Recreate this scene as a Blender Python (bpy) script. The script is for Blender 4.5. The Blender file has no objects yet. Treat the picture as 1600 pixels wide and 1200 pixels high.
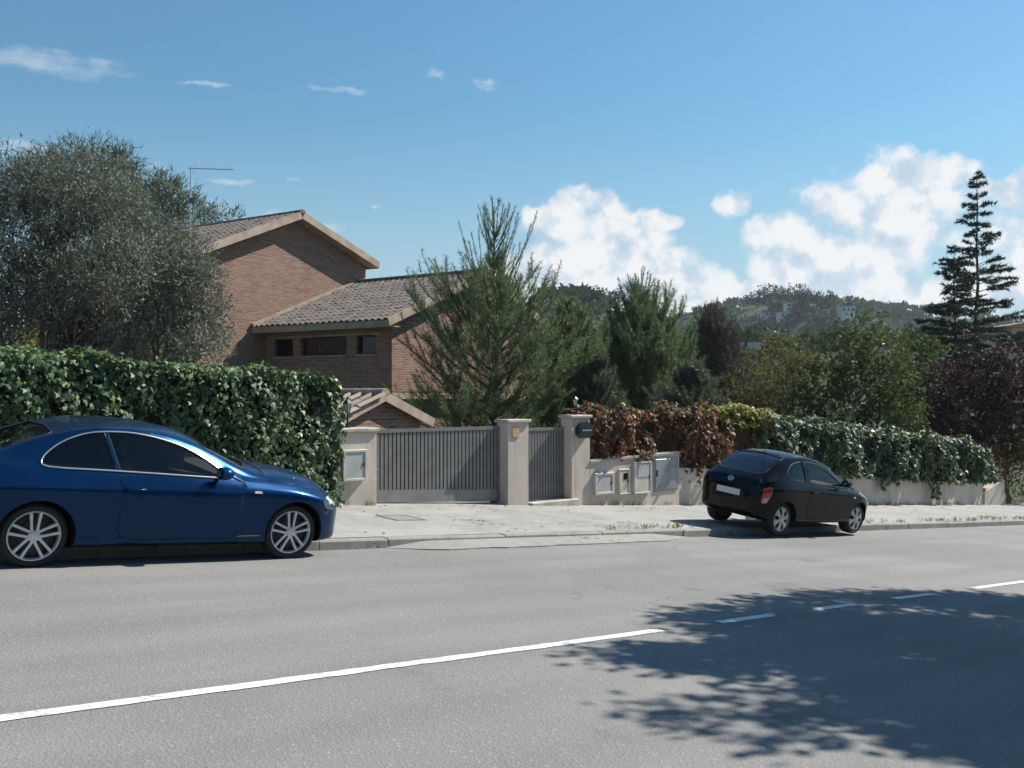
import bpy, math, random
import numpy as np
from mathutils import Vector, Matrix
from mathutils.bvhtree import BVHTree
from mathutils.geometry import delaunay_2d_cdt

scene = bpy.context.scene
COL = scene.collection
rng = np.random.default_rng(11)
random.seed(5)
R = math.radians

# ------------------------------------------------------------------ camera
# World axes: X runs along the street (downhill), Y across it towards the house, Z up.
FPX = 1504.0
CAM = np.array([0.0, 0.0, 1.6])
RIGHT = np.array([.749, -.6626, 0.0]); FWD = np.array([.6626, .749, 0.0]); UP = np.array([0, 0, 1.0])
PITCH = math.atan(15 / FPX)
cam = bpy.data.cameras.new('camera')
cam_o = bpy.data.objects.new('camera', cam); COL.objects.link(cam_o)
cam.sensor_width = 36.0; cam.lens = 36.0 * FPX / 1600.0
cam.clip_start = 0.1; cam.clip_end = 6000
cam_o.location = CAM
cam_o.rotation_euler = (math.pi / 2 + PITCH, 0, math.atan2(FWD[1], FWD[0]) - math.pi / 2)
scene.camera = cam_o

SUN_TO = np.array([1.0, -.22, 1.0]); SUN_TO /= np.linalg.norm(SUN_TO)     # towards the sun
SUN_EL = math.asin(SUN_TO[2]); SUN_AZ = math.atan2(SUN_TO[0], SUN_TO[1])  # azimuth clockwise from +Y
EXPOSURE = 0.75
SKY_STRENGTH = 0.071
HAZE = True
AIR, DUST, OZ = 1.55, 0.5, 9.5
WB = (.80, 1.0, .94)      # the camera's white balance on the blue sky

# ------------------------------------------------------------------ node helper
class NT:
    def __init__(s, tree): s.t = tree; s.n = tree.nodes; s.l = tree.links
    def node(s, kind, **kw):
        nd = s.n.new(kind)
        for k, v in kw.items(): setattr(nd, k, v)
        return nd
    def put(s, nd, i, v):
        sock = nd.inputs[i]
        if hasattr(v, 'is_linked') or hasattr(v, 'links'): s.l.new(v, sock)
        elif v is not None: sock.default_value = v
    def math(s, op, a, b=None, c=None, clamp=False):
        nd = s.node('ShaderNodeMath', operation=op); nd.use_clamp = clamp
        s.put(nd, 0, a)
        if b is not None: s.put(nd, 1, b)
        if c is not None: s.put(nd, 2, c)
        return nd.outputs[0]
    def vmath(s, op, a, b=None, scale=None):
        nd = s.node('ShaderNodeVectorMath', operation=op); s.put(nd, 0, a)
        if b is not None: s.put(nd, 1, b)
        if scale is not None: s.put(nd, 3, scale)
        return nd.outputs['Value'] if op in ('LENGTH', 'DOT_PRODUCT') else nd.outputs[0]
    def noise(s, vec, scale, detail=4, rough=.55, dist=0.0, out=0):
        nd = s.node('ShaderNodeTexNoise')
        if vec is not None: s.put(nd, 'Vector', vec)
        s.put(nd, 'Scale', scale); s.put(nd, 'Detail', detail); s.put(nd, 'Roughness', rough); s.put(nd, 'Distortion', dist)
        return nd.outputs[out]
    def smooth(s, x, a, b, lo=0.0, hi=1.0):
        nd = s.node('ShaderNodeMapRange', interpolation_type='SMOOTHSTEP')
        s.put(nd, 0, x); s.put(nd, 1, a); s.put(nd, 2, b); s.put(nd, 3, lo); s.put(nd, 4, hi)
        return nd.outputs[0]
    def mix(s, f, a, b, mode='MIX'):
        nd = s.node('ShaderNodeMix', data_type='RGBA', blend_type=mode)
        s.put(nd, 0, f); s.put(nd, 6, a); s.put(nd, 7, b)
        return nd.outputs[2]
    def ramp(s, x, stops):
        nd = s.node('ShaderNodeValToRGB'); s.put(nd, 0, x)
        el = nd.color_ramp.elements
        while len(el) < len(stops): el.new(.5)
        for e, (p, c) in zip(el, stops): e.position = p; e.color = (*c, 1) if len(c) == 3 else c
        return nd.outputs[0]
    def sep(s, v):
        nd = s.node('ShaderNodeSeparateXYZ'); s.put(nd, 0, v); return nd.outputs
    def comb(s, x, y, z):
        nd = s.node('ShaderNodeCombineXYZ'); s.put(nd, 0, x); s.put(nd, 1, y); s.put(nd, 2, z); return nd.outputs[0]
    def bump(s, h, strength=.3, dist=.02):
        nd = s.node('ShaderNodeBump'); s.put(nd, 'Strength', strength); s.put(nd, 'Distance', dist); s.put(nd, 'Height', h)
        return nd.outputs[0]

# ------------------------------------------------------------------ pixel helpers (used only to read sizes off the photograph)
def pdir(px, py):
    a = (px - 800) / FPX; b = (600 - py) / FPX
    c, s_ = math.cos(PITCH), math.sin(PITCH)
    return a * RIGHT + FWD * c + UP * s_ + b * (UP * c - FWD * s_)
def onY(px, py, v):
    d = pdir(px, py); return CAM + d * (v / d[1])
def dep(px, py, t): return CAM + pdir(px, py) * t
def ground(u, v): return -.076 * u + .015 * v

# ------------------------------------------------------------------ world: sky with cumulus
world = bpy.data.worlds.new('World'); scene.world = world; world.use_nodes = True
def build_world():
    w = NT(world.node_tree); w.n.clear()
    sky = w.node('ShaderNodeTexSky', sky_type='NISHITA'); sky.sun_disc = False
    sky.sun_elevation = SUN_EL; sky.sun_rotation = SUN_AZ
    sky.altitude = 200; sky.air_density = AIR; sky.dust_density = DUST; sky.ozone_density = OZ
    bg1 = w.node('ShaderNodeBackground'); w.l.new(w.vmath('MULTIPLY', sky.outputs[0], WB), bg1.inputs[0]); bg1.inputs[1].default_value = SKY_STRENGTH
    tc = w.node('ShaderNodeTexCoord'); d = tc.outputs['Generated']
    x, y, z = w.sep(d)
    az = w.math('ARCTAN2', y, x); el = w.math('ARCSINE', z)
    # soft domain warp so that no outline is a clean ellipse
    def sub5(sock, k): return w.math('MULTIPLY', w.math('SUBTRACT', sock, .5), k)
    wx, wy, wz = w.sep(w.noise(d, 11.0, 3, .5, 0, 1)); vx, vy, vz = w.sep(w.noise(d, 38.0, 4, .6, 0, 1))
    az2 = w.math('ADD', w.math('ADD', az, sub5(wx, .075)), sub5(vx, .030))
    el2 = w.math('ADD', w.math('ADD', el, sub5(wy, .055)), sub5(vy, .026))
    def ae(px, py):
        q = pdir(px, py); q = q / np.linalg.norm(q)
        return math.atan2(q[1], q[0]), math.asin(q[2])
    def blobs(lst, A=None, E=None):
        acc = None; A = A or az2; E = E or el2
        for px, py, rx, ry in lst:
            a0, e0 = ae(px, py)
            dx = w.math('MULTIPLY', w.math('SUBTRACT', A, a0), FPX / rx)
            dy = w.math('MULTIPLY', w.math('SUBTRACT', E, e0), FPX / ry)
            r2 = w.math('MULTIPLY_ADD', dx, dx, w.math('MULTIPLY', dy, dy))
            b = w.math('SUBTRACT', 1.0, r2)
            acc = b if acc is None else w.math('SMOOTH_MAX', acc, b, .3)
        return acc
    cum = [(938, 322, 58, 30), (892, 352, 66, 30), (836, 348, 40, 16), (970, 372, 62, 44), (905, 400, 95, 40), (1020, 420, 70, 36), (850, 435, 110, 40),
           (1075, 440, 70, 30), (1005, 336, 48, 16), (1136, 314, 34, 20), (960, 450, 120, 30),
           (1372, 274, 58, 30), (1435, 288, 66, 34), (1487, 276, 44, 26), (1300, 326, 66, 32), (1400, 335, 110, 42), (1228, 366, 58, 34),
           (1250, 415, 80, 38), (1350, 400, 100, 50), (1562, 300, 50, 24), (1600, 365, 60, 44), (1340, 450, 120, 34), (1440, 470, 110, 24), (1160, 460, 70, 20),
           (1750, 330, 120, 60), (1850, 420, 200, 50), (1700, 440, 160, 40), (2150, 380, 160, 70), (2500, 430, 260, 50),
           (-300, 470, 200, 40), (-650, 430, 180, 60), (-900, 480, 300, 30)]
    f1 = w.noise(d, 34.0, 5, .58); puff = w.node('ShaderNodeTexVoronoi', feature='F1'); w.put(puff, 'Vector', w.vmath('ADD', d, w.vmath('SCALE', w.noise(d, 40.0, 4, .6, 0, 1), None, .03))); w.put(puff, 'Scale', 30.0)
    pf = w.math('SUBTRACT', .62, puff.outputs[0])                      # rounded cauliflower heads
    sh = tuple(SUN_TO * .012 + np.array([0, 0, .012]))
    d2 = w.vmath('ADD', d, sh); f2 = w.noise(d2, 34.0, 5, .58)
    puff2 = w.node('ShaderNodeTexVoronoi', feature='F1'); w.put(puff2, 'Vector', w.vmath('ADD', d2, w.vmath('SCALE', w.noise(d2, 40.0, 4, .6, 0, 1), None, .03))); w.put(puff2, 'Scale', 30.0)
    pf2 = w.math('SUBTRACT', .62, puff2.outputs[0])
    cum = [(a, b, c * 1.08, e * 1.06) for a, b, c, e in cum] + [(1440, 385, 90, 30), (1000, 474, 190, 22), (1330, 484, 170, 20), (1540, 455, 110, 26)]
    body = blobs(cum)
    dens = w.math('ADD', body, w.math('ADD', sub5(f1, 1.5), w.math('MULTIPLY', pf, .85)))
    a_c = w.smooth(dens, -.15, 1.0)
    # thin fair-weather wisps
    wis = [(753, 130, 20, 11), (366, 286, 46, 7), (320, 133, 44, 5), (85, 100, 110, 22), (25, 232, 60, 14), (460, 281, 12, 5), (680, 115, 24, 8), (505, 357, 50, 9), (430, 334, 28, 6), (590, 325, 10, 4), (1245, 297, 14, 7), (530, 140, 60, 6), (240, 262, 16, 5)]
    dw = w.math('ADD', blobs(wis, w.math('ADD', az, sub5(vx, .05)), w.math('ADD', el, sub5(vy, .018))), sub5(w.noise(w.comb(w.math('MULTIPLY', az, 30), w.math('MULTIPLY', el, 95), 0), 1.0, 6, .65), 2.2))
    a_w = w.smooth(dw, .0, 1.7, 0, .50)
    haze = w.smooth(el, .30, .0, 0, .75)                         # whitish air low over the horizon
    al = w.math('MAXIMUM', w.math('MULTIPLY', a_c, .96), a_w)
    lit = w.math('ADD', w.math('MULTIPLY', w.math('SUBTRACT', f1, f2), 1.7), w.math('MULTIPLY', w.math('SUBTRACT', pf, pf2), .85))
    thick = w.smooth(dens, .5, 2.0)
    bright = w.math('ADD', lit, w.math('SUBTRACT', .80, w.math('MULTIPLY', thick, .13)))
    bright = w.math('ADD', bright, w.math('MULTIPLY', w.smooth(el, .08, .24), .10), clamp=True)
    col = w.ramp(bright, [(.30, (.60, .72, .85)), (.62, (.74, .83, .92)), (.92, (1.0, 1.0, 1.0))])
    bg2 = w.node('ShaderNodeBackground'); w.l.new(col, bg2.inputs[0]); bg2.inputs[1].default_value = .55
    bg3 = w.node('ShaderNodeBackground'); bg3.inputs[0].default_value = (.62, .80, 1.0, 1); bg3.inputs[1].default_value = .46
    hz = w.node('ShaderNodeMixShader'); w.l.new(haze, hz.inputs[0]); w.l.new(bg1.outputs[0], hz.inputs[1]); w.l.new(bg3.outputs[0], hz.inputs[2])
    mx = w.node('ShaderNodeMixShader'); w.l.new(al, mx.inputs[0]); w.l.new(hz.outputs[0], mx.inputs[1]); w.l.new(bg2.outputs[0], mx.inputs[2])
    out = w.node('ShaderNodeOutputWorld'); w.l.new(mx.outputs[0], out.inputs[0])
build_world()
world.cycles.sampling_method = 'MANUAL'; world.cycles.sample_map_resolution = 512

sun = bpy.data.lights.new('sun', 'SUN'); sun.energy = 4.7; sun.angle = R(.53); sun.color = (1.0, .955, .88)
sun_o = bpy.data.objects.new('sun', sun); COL.objects.link(sun_o)
sun_o.rotation_euler = Vector(tuple(SUN_TO)).to_track_quat('Z', 'Y').to_euler()
sun_o.location = (20, -10, 30)

vs = scene.view_settings
vs.view_transform = 'Standard'; vs.look = 'None'; vs.gamma = 1.0; vs.exposure = EXPOSURE; vs.use_curve_mapping = False

# ------------------------------------------------------------------ materials
def mat(name, fn):
    m = bpy.data.materials.new(name); m.use_nodes = True
    t = NT(m.node_tree); t.n.clear()
    out = t.node('ShaderNodeOutputMaterial')
    sh = fn(t); t.l.new(sh, out.inputs[0]); return m
def principled(t, color, rough=.6, normal=None, metallic=0.0, coat=0.0, spec=.5, coat_rough=.03):
    p = t.node('ShaderNodeBsdfPrincipled')
    t.put(p, 'Base Color', color if not isinstance(color, tuple) else (*color[:3], 1)); t.put(p, 'Roughness', rough); t.put(p, 'Metallic', metallic)
    t.put(p, 'Coat Weight', coat); t.put(p, 'Coat Roughness', coat_rough); t.put(p, 'Specular IOR Level', spec)
    if normal is not None: t.put(p, 'Normal', normal)
    return p.outputs[0]
def objco(t): return t.node('ShaderNodeTexCoord').outputs['Object']
def geopos(t): return t.node('ShaderNodeNewGeometry').outputs['Position']
def C4(c): return (*c, 1)

def plain(name, color, rough=.5, metallic=0, coat=0, var=.12, nscale=6, bump=0.0, spec=.5):
    def fn(t):
        v = objco(t); n = t.noise(v, nscale, 4)
        c = t.mix(t.smooth(n, .3, .7), C4([k * (1 - var) for k in color]), C4([min(1, k * (1 + var)) for k in color]))
        nr = t.bump(t.noise(v, nscale * 12, 3), bump, .005) if bump else None
        return principled(t, c, rough, nr, metallic, coat, spec)
    return mat(name, fn)

def f_asphalt(t):
    v = geopos(t); x, y, z = t.sep(v)
    big = t.noise(v, .35, 4, .6); streak = t.noise(t.comb(t.math('MULTIPLY', x, .12), y, 0), 1.1, 5, .6)
    fine = t.noise(v, 75, 2, .7); grit = t.node('ShaderNodeTexVoronoi'); t.put(grit, 'Vector', v); t.put(grit, 'Scale', 55.0)
    c = t.mix(t.smooth(big, .3, .7), C4((.185, .178, .168)), C4((.220, .212, .201)))
    c = t.mix(t.math('MULTIPLY', t.smooth(streak, .42, .72), .5), c, C4((.155, .152, .147)))
    lane = t.math('MULTIPLY', t.smooth(t.math('ABSOLUTE', t.math('SUBTRACT', t.math('PINGPONG', t.math('ADD', y, t.math('MULTIPLY', t.noise(v, .25, 3), .5)), .92), .46)), .12, .40), .35)
    c = t.mix(lane, c, C4((.150, .148, .144)))
    patch = t.math('MULTIPLY', t.smooth(t.noise(v, .22, 2, .4), .56, .60), .5)
    c = t.mix(patch, c, C4((.152, .150, .147)))
    c = t.mix(t.smooth(fine, .58, .72), c, C4((.115, .112, .109)))
    c = t.mix(t.smooth(t.noise(v, 60, 2, .6), .64, .72), c, C4((.285, .275, .26)))
    c = t.mix(t.math('MULTIPLY', t.smooth(grit.outputs['Color'], .80, .95), .55), c, C4((.30, .29, .275)))
    # the strip beside the kerb collects dust
    dust = t.math('MULTIPLY', t.smooth(y, 9.2, 10.4), t.smooth(t.noise(v, 1.3, 4), .35, .65))
    c = t.mix(t.math('MULTIPLY', dust, .55), c, C4((.245, .235, .22)))
    # cracks
    vo = t.node('ShaderNodeTexVoronoi', feature='DISTANCE_TO_EDGE'); t.put(vo, 'Scale', .42)
    t.put(vo, 'Vector', t.vmath('ADD', v, t.vmath('SCALE', t.noise(v, 1.2, 4, .6, 0, 1), None, 1.2)))
    ck = t.math('MULTIPLY', t.smooth(vo.outputs[0], .009, .002), t.smooth(t.noise(v, .5, 2), .60, .68))
    c = t.mix(t.math('MULTIPLY', ck, .5), c, C4((.08, .08, .08)))
    # old oil spots and patched trench
    oil = t.smooth(t.noise(v, .9, 3, .5), .66, .76)
    c = t.mix(t.math('MULTIPLY', oil, .45), c, C4((.095, .093, .092)))
    return principled(t, c, .88, t.bump(t.math('ADD', fine, grit.outputs[0]), .65, .006), spec=.35)
M_ASPH = mat('asphalt', f_asphalt)

def f_conc(base, dark, light):
    def fn(t):
        v = geopos(t); x, y, z = t.sep(v)
        n1 = t.noise(v, .9, 5, .62); n2 = t.noise(v, 7, 4, .6); n3 = t.noise(v, 60, 3, .7)
        c = t.mix(t.smooth(n1, .32, .7), C4(dark), C4(base)); c = t.mix(t.math('MULTIPLY', t.smooth(n2, .45, .75), .6), c, C4(light))
        c = t.mix(t.math('MULTIPLY', t.smooth(n3, .6, .75), .3), c, C4([k * .55 for k in dark]))
        vo = t.node('ShaderNodeTexVoronoi', feature='DISTANCE_TO_EDGE'); t.put(vo, 'Scale', .55)
        t.put(vo, 'Vector', t.vmath('ADD', v, t.vmath('SCALE', t.noise(v, 1.7, 4, .6, 0, 1), None, .9)))
        ck = t.math('MULTIPLY', t.smooth(vo.outputs[0], .012, .002), t.smooth(t.noise(v, .6, 2), .47, .56))
        c = t.mix(t.math('MULTIPLY', ck, .75), c, C4((.11, .10, .09)))
        st = t.smooth(t.noise(t.comb(t.math('MULTIPLY', x, .6), t.math('MULTIPLY', y, 1.5), 0), 1.6, 5, .65), .60, .74)
        c = t.mix(t.math('MULTIPLY', st, .35), c, C4([k * .6 for k in dark]))
        h = t.math('SUBTRACT', n3, t.math('MULTIPLY', ck, 2))
        return principled(t, c, .9, t.bump(h, .35, .006), spec=.3)
    return fn
M_PAVE = mat('pavement concrete', f_conc((.318, .305, .282), (.245, .236, .218), (.372, .358, .332)))
M_KERB = mat('kerb concrete', f_conc((.275, .262, .238), (.21, .20, .18), (.33, .315, .29)))

def f_paint(t):
    v = geopos(t); n = t.noise(v, 30, 4, .7); n2 = t.noise(v, 3, 3)
    c = t.mix(t.math('MULTIPLY', t.smooth(n, .46, .62), t.smooth(n2, .30, .7, .25, .95)), C4((.66, .66, .645)), C4((.24, .235, .23)))
    return principled(t, c, .7, t.bump(n, .3, .004))
M_LINE = mat('road paint', f_paint)

def f_stucco(t):
    v = geopos(t); x, y, z = t.sep(v)
    n1 = t.noise(v, 1.3, 5, .6); n3 = t.noise(v, 90, 3, .7)
    run = t.noise(t.comb(t.math('MULTIPLY', x, 5.5), t.math('MULTIPLY', y, 5.5), t.math('MULTIPLY', z, .5)), 1.0, 4, .6)
    c = t.mix(t.smooth(n1, .3, .7), C4((.48, .412, .34)), C4((.57, .50, .42)))
    c = t.mix(t.math('MULTIPLY', t.smooth(run, .52, .76), .60), c, C4((.30, .255, .21)))
    sp = t.smooth(t.noise(v, 5.5, 5, .7), .66, .74)
    c = t.mix(t.math('MULTIPLY', sp, .35), c, C4((.27, .23, .19)))
    return principled(t, c, .92, t.bump(n3, .45, .006), spec=.25)
M_STUC = mat('cream render', f_stucco)
M_COPE = plain('coping stone', (.40, .36, .31), .85, var=.22, nscale=5, bump=.4)

def f_brick(t):
    v = objco(t); x, y, z = t.sep(v)
    b = t.node('ShaderNodeTexBrick'); b.offset = .5
    t.put(b, 'Vector', t.comb(t.math('ADD', x, y), z, 0)); t.put(b, 'Scale', 1.0)
    t.put(b, 'Brick Width', .26); t.put(b, 'Row Height', .074); t.put(b, 'Mortar Size', .012); t.put(b, 'Mortar Smooth', .2); t.put(b, 'Bias', -.1)
    t.put(b, 'Color1', C4((.180, .092, .062))); t.put(b, 'Color2', C4((.315, .178, .125))); t.put(b, 'Mortar', C4((.30, .235, .19)))
    n1 = t.noise(v, .55, 4, .6); n2 = t.noise(v, 18, 4, .7)
    c = t.mix(t.math('MULTIPLY', t.smooth(n1, .35, .7), .35), b.outputs[0], C4((.35, .235, .175)))
    c = t.mix(t.math('MULTIPLY', t.smooth(n2, .5, .8), .35), c, C4((.17, .09, .06)))
    cell = t.node('ShaderNodeTexWhiteNoise'); 
    h = t.math('SUBTRACT', t.math('MULTIPLY', n2, .3), b.outputs[1])
    return principled(t, c, .9, t.bump(h, .8, .012), spec=.25)
M_BRICK = mat('brown brick', f_brick)

def f_tile(base, lo):
    def fn(t):
        v = objco(t); oi = t.node('ShaderNodeObjectInfo'); gi = t.node('ShaderNodeNewGeometry')
        rnd = t.math('FRACT', t.math('ADD', oi.outputs['Random'], gi.outputs['Random Per Island']))
        n = t.noise(geopos(t), 2.0, 5, .65); n2 = t.noise(geopos(t), 26, 3, .7)
        c = t.mix(rnd, C4(lo), C4(base)); c = t.mix(t.math('MULTIPLY', t.smooth(n, .45, .7), .45), c, C4((.24, .215, .185)))
        c = t.mix(t.math('MULTIPLY', t.smooth(n2, .55, .75), .4), c, C4((.07, .06, .055)))
        return principled(t, c, .85, t.bump(n2, .3, .006), spec=.3)
    return fn
M_TILE = mat('roof tile', f_tile((.160, .134, .118), (.100, .084, .075)))
M_TILE2 = mat('pale roof tile', f_tile((.36, .29, .225), (.25, .20, .16)))
M_FASC = plain('fascia render', (.34, .265, .20), .9, var=.2, nscale=3, bump=.3)

def f_leaf(lo, hi, trans=.25, rough=.42, spec=.5, tint=None, brown=None, bfrac=.0):
    def fn(t):
        gi = t.node('ShaderNodeNewGeometry'); oi = t.node('ShaderNodeObjectInfo')
        rnd = t.math('FRACT', t.math('ADD', gi.outputs['Random Per Island'], oi.outputs['Random']))
        n = t.noise(geopos(t), 1.1, 3)
        f = t.math('ADD', t.math('MULTIPLY', rnd, .65), t.math('MULTIPLY', n, .5), clamp=True)
        c = t.mix(f, C4(lo), C4(hi))
        if brown: c = t.mix(t.math('GREATER_THAN', t.math('FRACT', t.math('MULTIPLY', rnd, 7.31)), 1 - bfrac), c, C4(brown))
        p = principled(t, c, rough, spec=spec)
        tr = t.node('ShaderNodeBsdfTranslucent')
        t.put(tr, 0, t.mix(.5, c, C4(tint or [min(1, k * 1.5) for k in hi])))
        m = t.node('ShaderNodeMixShader'); m.inputs[0].default_value = trans
        t.l.new(p, m.inputs[1]); t.l.new(tr.outputs[0], m.inputs[2])
        return m.outputs[0]
    return fn
M_IVY = mat('ivy leaf', f_leaf((.022, .048, .018), (.095, .150, .062), .16, .50, .38, (.14, .24, .04)))
M_IVYN = mat('young ivy leaf', f_leaf((.09, .15, .03), (.19, .27, .06), .3, .4, .5, (.3, .4, .06)))
M_IVY2 = mat('variegated ivy leaf', f_leaf((.022, .042, .020), (.085, .135, .065), .15, .52, .35, (.12, .2, .05), (.17, .21, .12), .07))
M_DEAD = mat('dry brown leaf', f_leaf((.075, .033, .018), (.27, .125, .052), .32, .55, .3, (.32, .14, .04), (.045, .035, .022), .30))
M_YELL = mat('yellow green leaf', f_leaf((.16, .17, .03), (.33, .30, .05), .35, .5, .4, (.5, .5, .08)))
M_OLIVE = mat('olive leaf', f_leaf((.075, .086, .064), (.215, .228, .180), .2, .65, .22, (.16, .19, .10)))
M_PINE = mat('pine needle', f_leaf((.052, .088, .046), (.175, .235, .118), .45, .5, .4, (.11, .19, .05), (.12, .085, .04), .07))
M_PINED = mat('grey pine needle', f_leaf((.045, .066, .044), (.12, .15, .095), .3, .5, .4, (.12, .16, .08), (.10, .075, .045), .12))
M_FARPINE = mat('far pine crown', f_leaf((.018, .038, .016), (.060, .098, .036), .15, .9, .05))
M_BROAD = mat('broad leaf', f_leaf((.026, .048, .016), (.085, .115, .038), .25, .72, .14, (.16, .2, .05)))
M_BROAD2 = mat('olive green leaf', f_leaf((.05, .062, .024), (.13, .135, .05), .28, .72, .14, (.2, .2, .06), (.11, .07, .035), .15))
M_PLUM = mat('plum leaf', f_leaf((.016, .011, .013), (.052, .030, .034), .22, .72, .14, (.10, .03, .04), (.05, .05, .03), .2))
M_CEDAR = mat('cedar needle', f_leaf((.014, .032, .020), (.042, .072, .042), .15, .5, .4))
M_TWIG = mat('dry twig', f_leaf((.07, .052, .04), (.15, .115, .085), .05, .8, .2))
M_BARK = plain('bark', (.115, .088, .066), .95, var=.35, nscale=9, bump=.8, spec=.2)
M_BARKG = plain('grey bark', (.17, .15, .125), .95, var=.35, nscale=9, bump=.8, spec=.2)
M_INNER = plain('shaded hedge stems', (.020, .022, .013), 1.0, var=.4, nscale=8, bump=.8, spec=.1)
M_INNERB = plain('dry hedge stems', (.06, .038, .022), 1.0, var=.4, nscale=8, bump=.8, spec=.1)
M_WEED = mat('weed blade', f_leaf((.09, .10, .03), (.26, .23, .09), .3, .6, .3, (.3, .3, .1)))
M_EARTH = mat('garden earth', f_conc((.135, .105, .07), (.09, .075, .05), (.18, .15, .095)))
def f_hill(t):
    v = geopos(t); n = t.noise(v, .05, 6, .7); n2 = t.noise(v, .4, 5, .7)
    c = t.mix(t.smooth(n, .35, .65), C4((.030, .045, .020)), C4((.065, .075, .035))); c = t.mix(t.smooth(n2, .55, .75), c, C4((.13, .11, .07)))
    return principled(t, c, 1.0, spec=.1)
M_HILL = mat('wooded hillside', f_hill)

M_GATE = plain('grey gate metal', (.20, .194, .184), .5, .35, var=.12, nscale=4, bump=.1)
M_GATEB = plain('dark gate sheet', (.085, .083, .080), .6, .2, var=.2, nscale=4)
M_GATEP = plain('pale kick plate', (.235, .228, .215), .5, .3, var=.16, nscale=3, bump=.15)
M_BOXW = plain('off white cabinet', (.52, .475, .41), .6, var=.10, nscale=5, bump=.1)
M_BOXG = plain('grey cabinet door', (.40, .41, .40), .55, var=.10, nscale=5, bump=.1)
M_BOXB = plain('blue grey metal door', (.265, .275, .295), .45, .45, var=.22, nscale=3, bump=.15)
M_BLACKM = plain('black painted metal', (.018, .019, .021), .42, .2, var=.3)
M_MAILB = plain('dark green mailbox', (.020, .030, .031), .35, .2, var=.25)
M_LAMPGL = plain('frosted lantern glass', (.42, .42, .40), .25, var=.1)
M_TERRA = plain('terracotta plaque', (.52, .30, .17), .7, var=.2, nscale=30)
M_ALU = plain('aluminium', (.55, .55, .56), .35, .9, var=.1)
M_IRON = plain('cast iron cover', (.16, .15, .14), .7, .4, var=.25, nscale=14, bump=.5)
M_WOOD = plain('dark wood', (.055, .034, .022), .7, var=.3, nscale=5)
M_WHITE = plain('white wall', (.58, .57, .54), .85, var=.08)
M_PINKW = plain('pinkish wall', (.52, .40, .33), .85, var=.1)
M_RUST = plain('terracotta roof', (.36, .20, .13), .9, var=.25, nscale=3)

def f_glass(tint, refl=1.0):
    def fn(t):
        tr = t.node('ShaderNodeBsdfTransparent'); tr.inputs[0].default_value = (*tint, 1)
        gl = t.node('ShaderNodeBsdfGlossy'); gl.inputs[0].default_value = (.95, .97, 1, 1); gl.inputs['Roughness'].default_value = .01
        fr = t.node('ShaderNodeFresnel'); fr.inputs[0].default_value = 1.52
        m = t.node('ShaderNodeMixShader'); t.l.new(t.math('MULTIPLY', fr.outputs[0], refl, clamp=True), m.inputs[0])
        t.l.new(tr.outputs[0], m.inputs[1]); t.l.new(gl.outputs[0], m.inputs[2]); return m.outputs[0]
    return fn
M_GLASS = mat('tinted car glass', f_glass((.78, .82, .79), .75))
M_GLASSD = mat('dark car glass', f_glass((.16, .18, .19), 1.3))
M_LENS = mat('clear lamp lens', f_glass((.9, .9, .9), 1.3))
M_WIN = plain('window glass', (.010, .011, .012), .08, var=.1, spec=.4)
def f_blue(t):
    v = objco(t); n = t.noise(v, 900, 2, .5); dn = t.noise(v, 2.2, 4, .6)
    c = t.mix(t.smooth(n, .45, .7), C4((.0010, .022, .076)), C4((.0025, .044, .122)))
    return principled(t, c, t.smooth(dn, .3, .8, .24, .30), None, .66, .30, .12, .02)
M_BLUE = mat('metallic blue car paint', f_blue)
def f_black(t):
    v = objco(t); n = t.noise(v, 700, 2, .5); dn = t.noise(v, 2.2, 4, .6)
    c = t.mix(t.smooth(n, .45, .7), C4((.0015, .002, .0028)), C4((.003, .004, .006)))
    return principled(t, c, .14, None, 0.0, .12, .16, .03)
M_BLACK = mat('black car paint', f_black)
M_CHROME = plain('satin chrome', (.78, .78, .76), .22, 1.0, var=.05)
M_RIM = plain('silver alloy', (.62, .63, .64), .36, .55, var=.08)
M_CAP = plain('silver plastic wheel cover', (.42, .43, .44), .35, .6, var=.1)
M_TYRE = plain('tyre rubber', (.020, .020, .020), .85, var=.2, nscale=20)
M_DARK = plain('dark trim', (.010, .010, .011), .6, var=.2)
M_UNDER = plain('underbody', (.008, .008, .008), .95, var=.2, spec=.1)
M_CABIN = plain('cabin trim', (.022, .022, .023), .8, var=.2)
M_SEAT = plain('seat cloth', (.035, .035, .037), .9, var=.2, nscale=12)
M_REDL = plain('red lamp lens', (.33, .012, .012), .12, var=.1, coat=1)
M_PINKL = plain('pale lamp lens', (.48, .26, .24), .12, var=.1, coat=1)
M_AMBER = plain('indicator lens', (.55, .50, .42), .12, var=.1, coat=1)
M_PLATE = plain('light number plate', (.62, .62, .60), .4, var=.06, nscale=18)
M_REFL = plain('lamp reflector', (.72, .74, .76), .25, .3, var=.15, nscale=25)

# ------------------------------------------------------------------ mesh helpers
def new_mesh(name, V, Fs, mats, midx=None, smooth=False):
    me = bpy.data.meshes.new(name)
    V = np.asarray(V, dtype=np.float32).reshape(-1, 3)
    if isinstance(Fs, np.ndarray):
        n, k = Fs.shape
        me.vertices.add(len(V)); me.vertices.foreach_set('co', V.ravel())
        me.loops.add(n * k); me.loops.foreach_set('vertex_index', Fs.astype(np.int32).ravel())
        me.polygons.add(n); me.polygons.foreach_set('loop_start', np.arange(0, n * k, k, dtype=np.int32))
        me.update(calc_edges=True); me.validate()
    else:
        me.from_pydata([tuple(map(float, v)) for v in V], [], Fs); me.update()
    for m in (mats if isinstance(mats, (list, tuple)) else [mats]): me.materials.append(m)
    if midx is not None: me.polygons.foreach_set('material_index', np.asarray(midx, dtype=np.int32))
    if smooth: me.polygons.foreach_set('use_smooth', np.ones(len(me.polygons), dtype=bool))
    return me
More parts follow.
